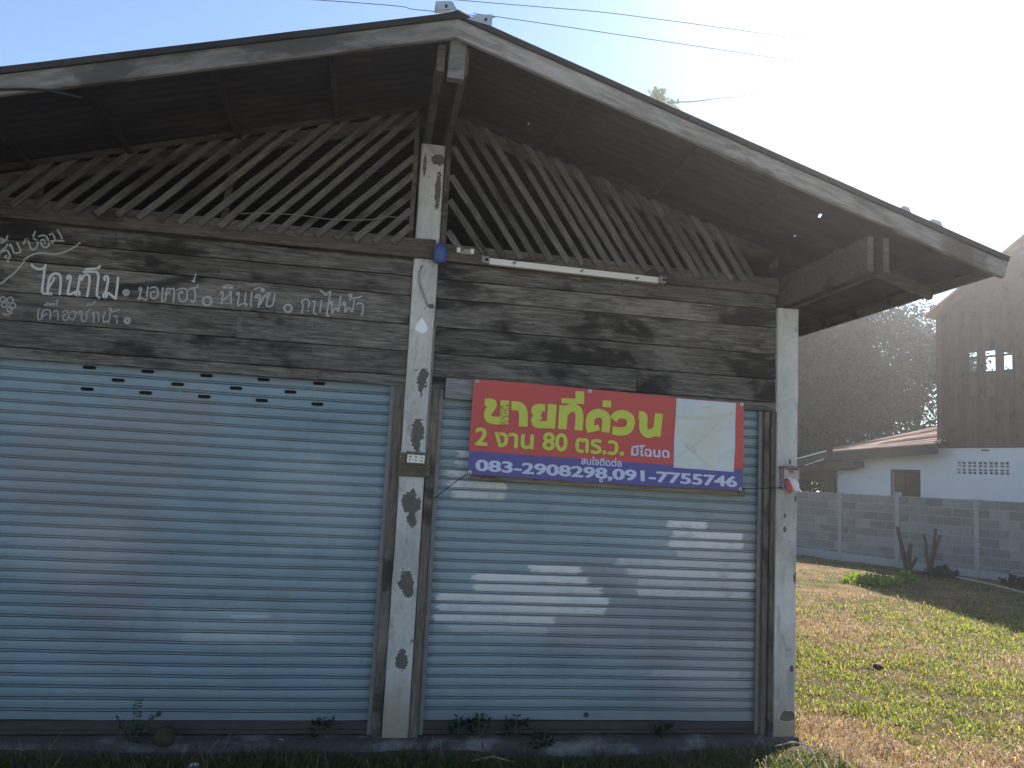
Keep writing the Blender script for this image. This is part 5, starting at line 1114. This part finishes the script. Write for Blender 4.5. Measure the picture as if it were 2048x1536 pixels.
blades('far_grass', X, Y, RNG.uniform(.03, .09, n), RNG.uniform(.006, .016, n), RNG.uniform(.4, 1., n), tones(n, (.065, .09, .014), (.24, .28, .045), (.34, .26, .09), .25), B_GRASS)
ST = lambda X, Y: np.where(yard(X, Y), (.9-.62*greenness(X, Y))*near(X, Y)*(.25+.75*clumpy(X+3, Y)), 0)
X, Y = scatter(110000, 2.6, 9, -1.6, 7, ST); n = len(X)
blades('dry_straw', X, Y, RNG.uniform(.03, .13, n), RNG.uniform(.002, .005, n), RNG.uniform(.90, 1.0, n), tones(n, (.20, .105, .042), (.50, .33, .14), (.075, .038, .02), .42), B_STRAW)
X, Y = scatter(45000, 2.6, 15, 2, 18, ST); n = len(X)
blades('far_straw', X, Y, RNG.uniform(.05, .16, n), RNG.uniform(.004, .010, n), RNG.uniform(.88, 1.0, n), tones(n, (.19, .11, .042), (.46, .32, .14), (.08, .042, .022), .42), B_STRAW)
# broad-leaved creeping weeds among the yard grass
X, Y = scatter(26000, 2.64, 8, -1.4, 5, lambda X, Y: np.where(yard(X, Y), np.clip(greenness(X, Y)-.35, 0, 1)*clumpy(X, Y)*near(X, Y), 0)); n = len(X)
blades('creeping_weeds', X, Y, RNG.uniform(.012, .03, n), RNG.uniform(.012, .024, n), RNG.uniform(.6, 1.0, n), tones(n, (.15, .18, .02), (.34, .36, .05), (.38, .34, .06), .15), B_GRASS)
# shaded weedy strip in front of the shed
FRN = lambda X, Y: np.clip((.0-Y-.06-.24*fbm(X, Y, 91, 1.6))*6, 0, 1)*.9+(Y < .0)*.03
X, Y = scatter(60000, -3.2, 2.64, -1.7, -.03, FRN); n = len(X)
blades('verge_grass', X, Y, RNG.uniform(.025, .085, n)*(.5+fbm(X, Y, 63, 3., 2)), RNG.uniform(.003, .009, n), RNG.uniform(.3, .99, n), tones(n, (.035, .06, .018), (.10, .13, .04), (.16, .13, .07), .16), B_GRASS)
X, Y = scatter(2600, -3.2, 2.9, -1.6, -.10, lambda X, Y: .35+.5*(X > 1.4)); n = len(X)
blades('dry_stalks', X, Y, RNG.uniform(.05, .20, n), RNG.uniform(.002, .0045, n), RNG.uniform(.93, 1.0, n), tones(n, (.16, .12, .07), (.34, .28, .18)), B_STRAW)
for (a, b), lab in ((((.42, -.32), (.66, -.36)), 'dry pale stick in the grass below the right shutter'), (((2.36, -.10), (2.62, -.13)), 'bent pale twig at the foot of the corner pillar'), (((-.75, -.05), (-.55, -.03)), 'thin dry twig lying below the left shutter')):
    s = MB(); c = ((a[0]+b[0])/2, (a[1]+b[1])/2); s.tube([(a[0], a[1], -.03), (c[0], c[1]+.02, -.005), (b[0], b[1], -.025)], [.006, .005, .003], 5); s.build('dry_twig', plain('dry_stick', (.42, .37, .28), .8), None, lab, 'twig', origin=(c[0], c[1], -.02))

# power lines above the roof
for P, lab in (([(-9, 4.6, 6.6), (-1.23, 4.01, 6.95), (-.1, 4.06, 7.04), (.8, 4.0, 7.05), (1.25, 3.94, 7.03), (9, 3.4, 6.7)], 'lower thin power line passing behind the roof ridge'), ([(-9, 5.1, 7.2), (.4, 4.04, 7.23), (3.07, 3.43, 6.99), (9, 2.6, 6.5)], 'upper power line crossing the bright sky right of the ridge')):
    w = MB(); Q = []; P = [Vector(p) for p in P]
    for i in range(len(P)-1):
        for k in range(8):
            t = k/8; p0 = P[max(i-1, 0)]; p1 = P[i]; p2 = P[i+1]; p3 = P[min(i+2, len(P)-1)]; Q.append(.5*((2*p1)+(p2-p0)*t+(2*p0-5*p1+4*p2-p3)*t*t+(3*p1-p0-3*p2+p3)*t*t*t))
    Q.append(P[-1]); w.tube(Q, .0045, 5); w.build('power_line', M_CORD, None, lab, 'power line', origin=(0, 4, 7))

# ---------------------------------------------------------------- sunlit haze
hz = MB(); hz.box(-60, 60, -60, 60, -1.5, 16.5); haze = hz.build('haze', M_BLACK, None, kind='stuff')
m = bpy.data.materials.new('haze_air'); m.use_nodes = True; m.node_tree.nodes.remove(m.node_tree.nodes['Principled BSDF'])
pv = m.node_tree.nodes.new('ShaderNodeVolumePrincipled'); pv.inputs['Color'].default_value = (.95, .96, 1, 1); pv.inputs['Density'].default_value = HAZE_DENSITY; pv.inputs['Anisotropy'].default_value = HAZE_G
m.node_tree.links.new(pv.outputs[0], m.node_tree.nodes['Material Output'].inputs['Volume']); haze.data.materials.clear(); haze.data.materials.append(m)
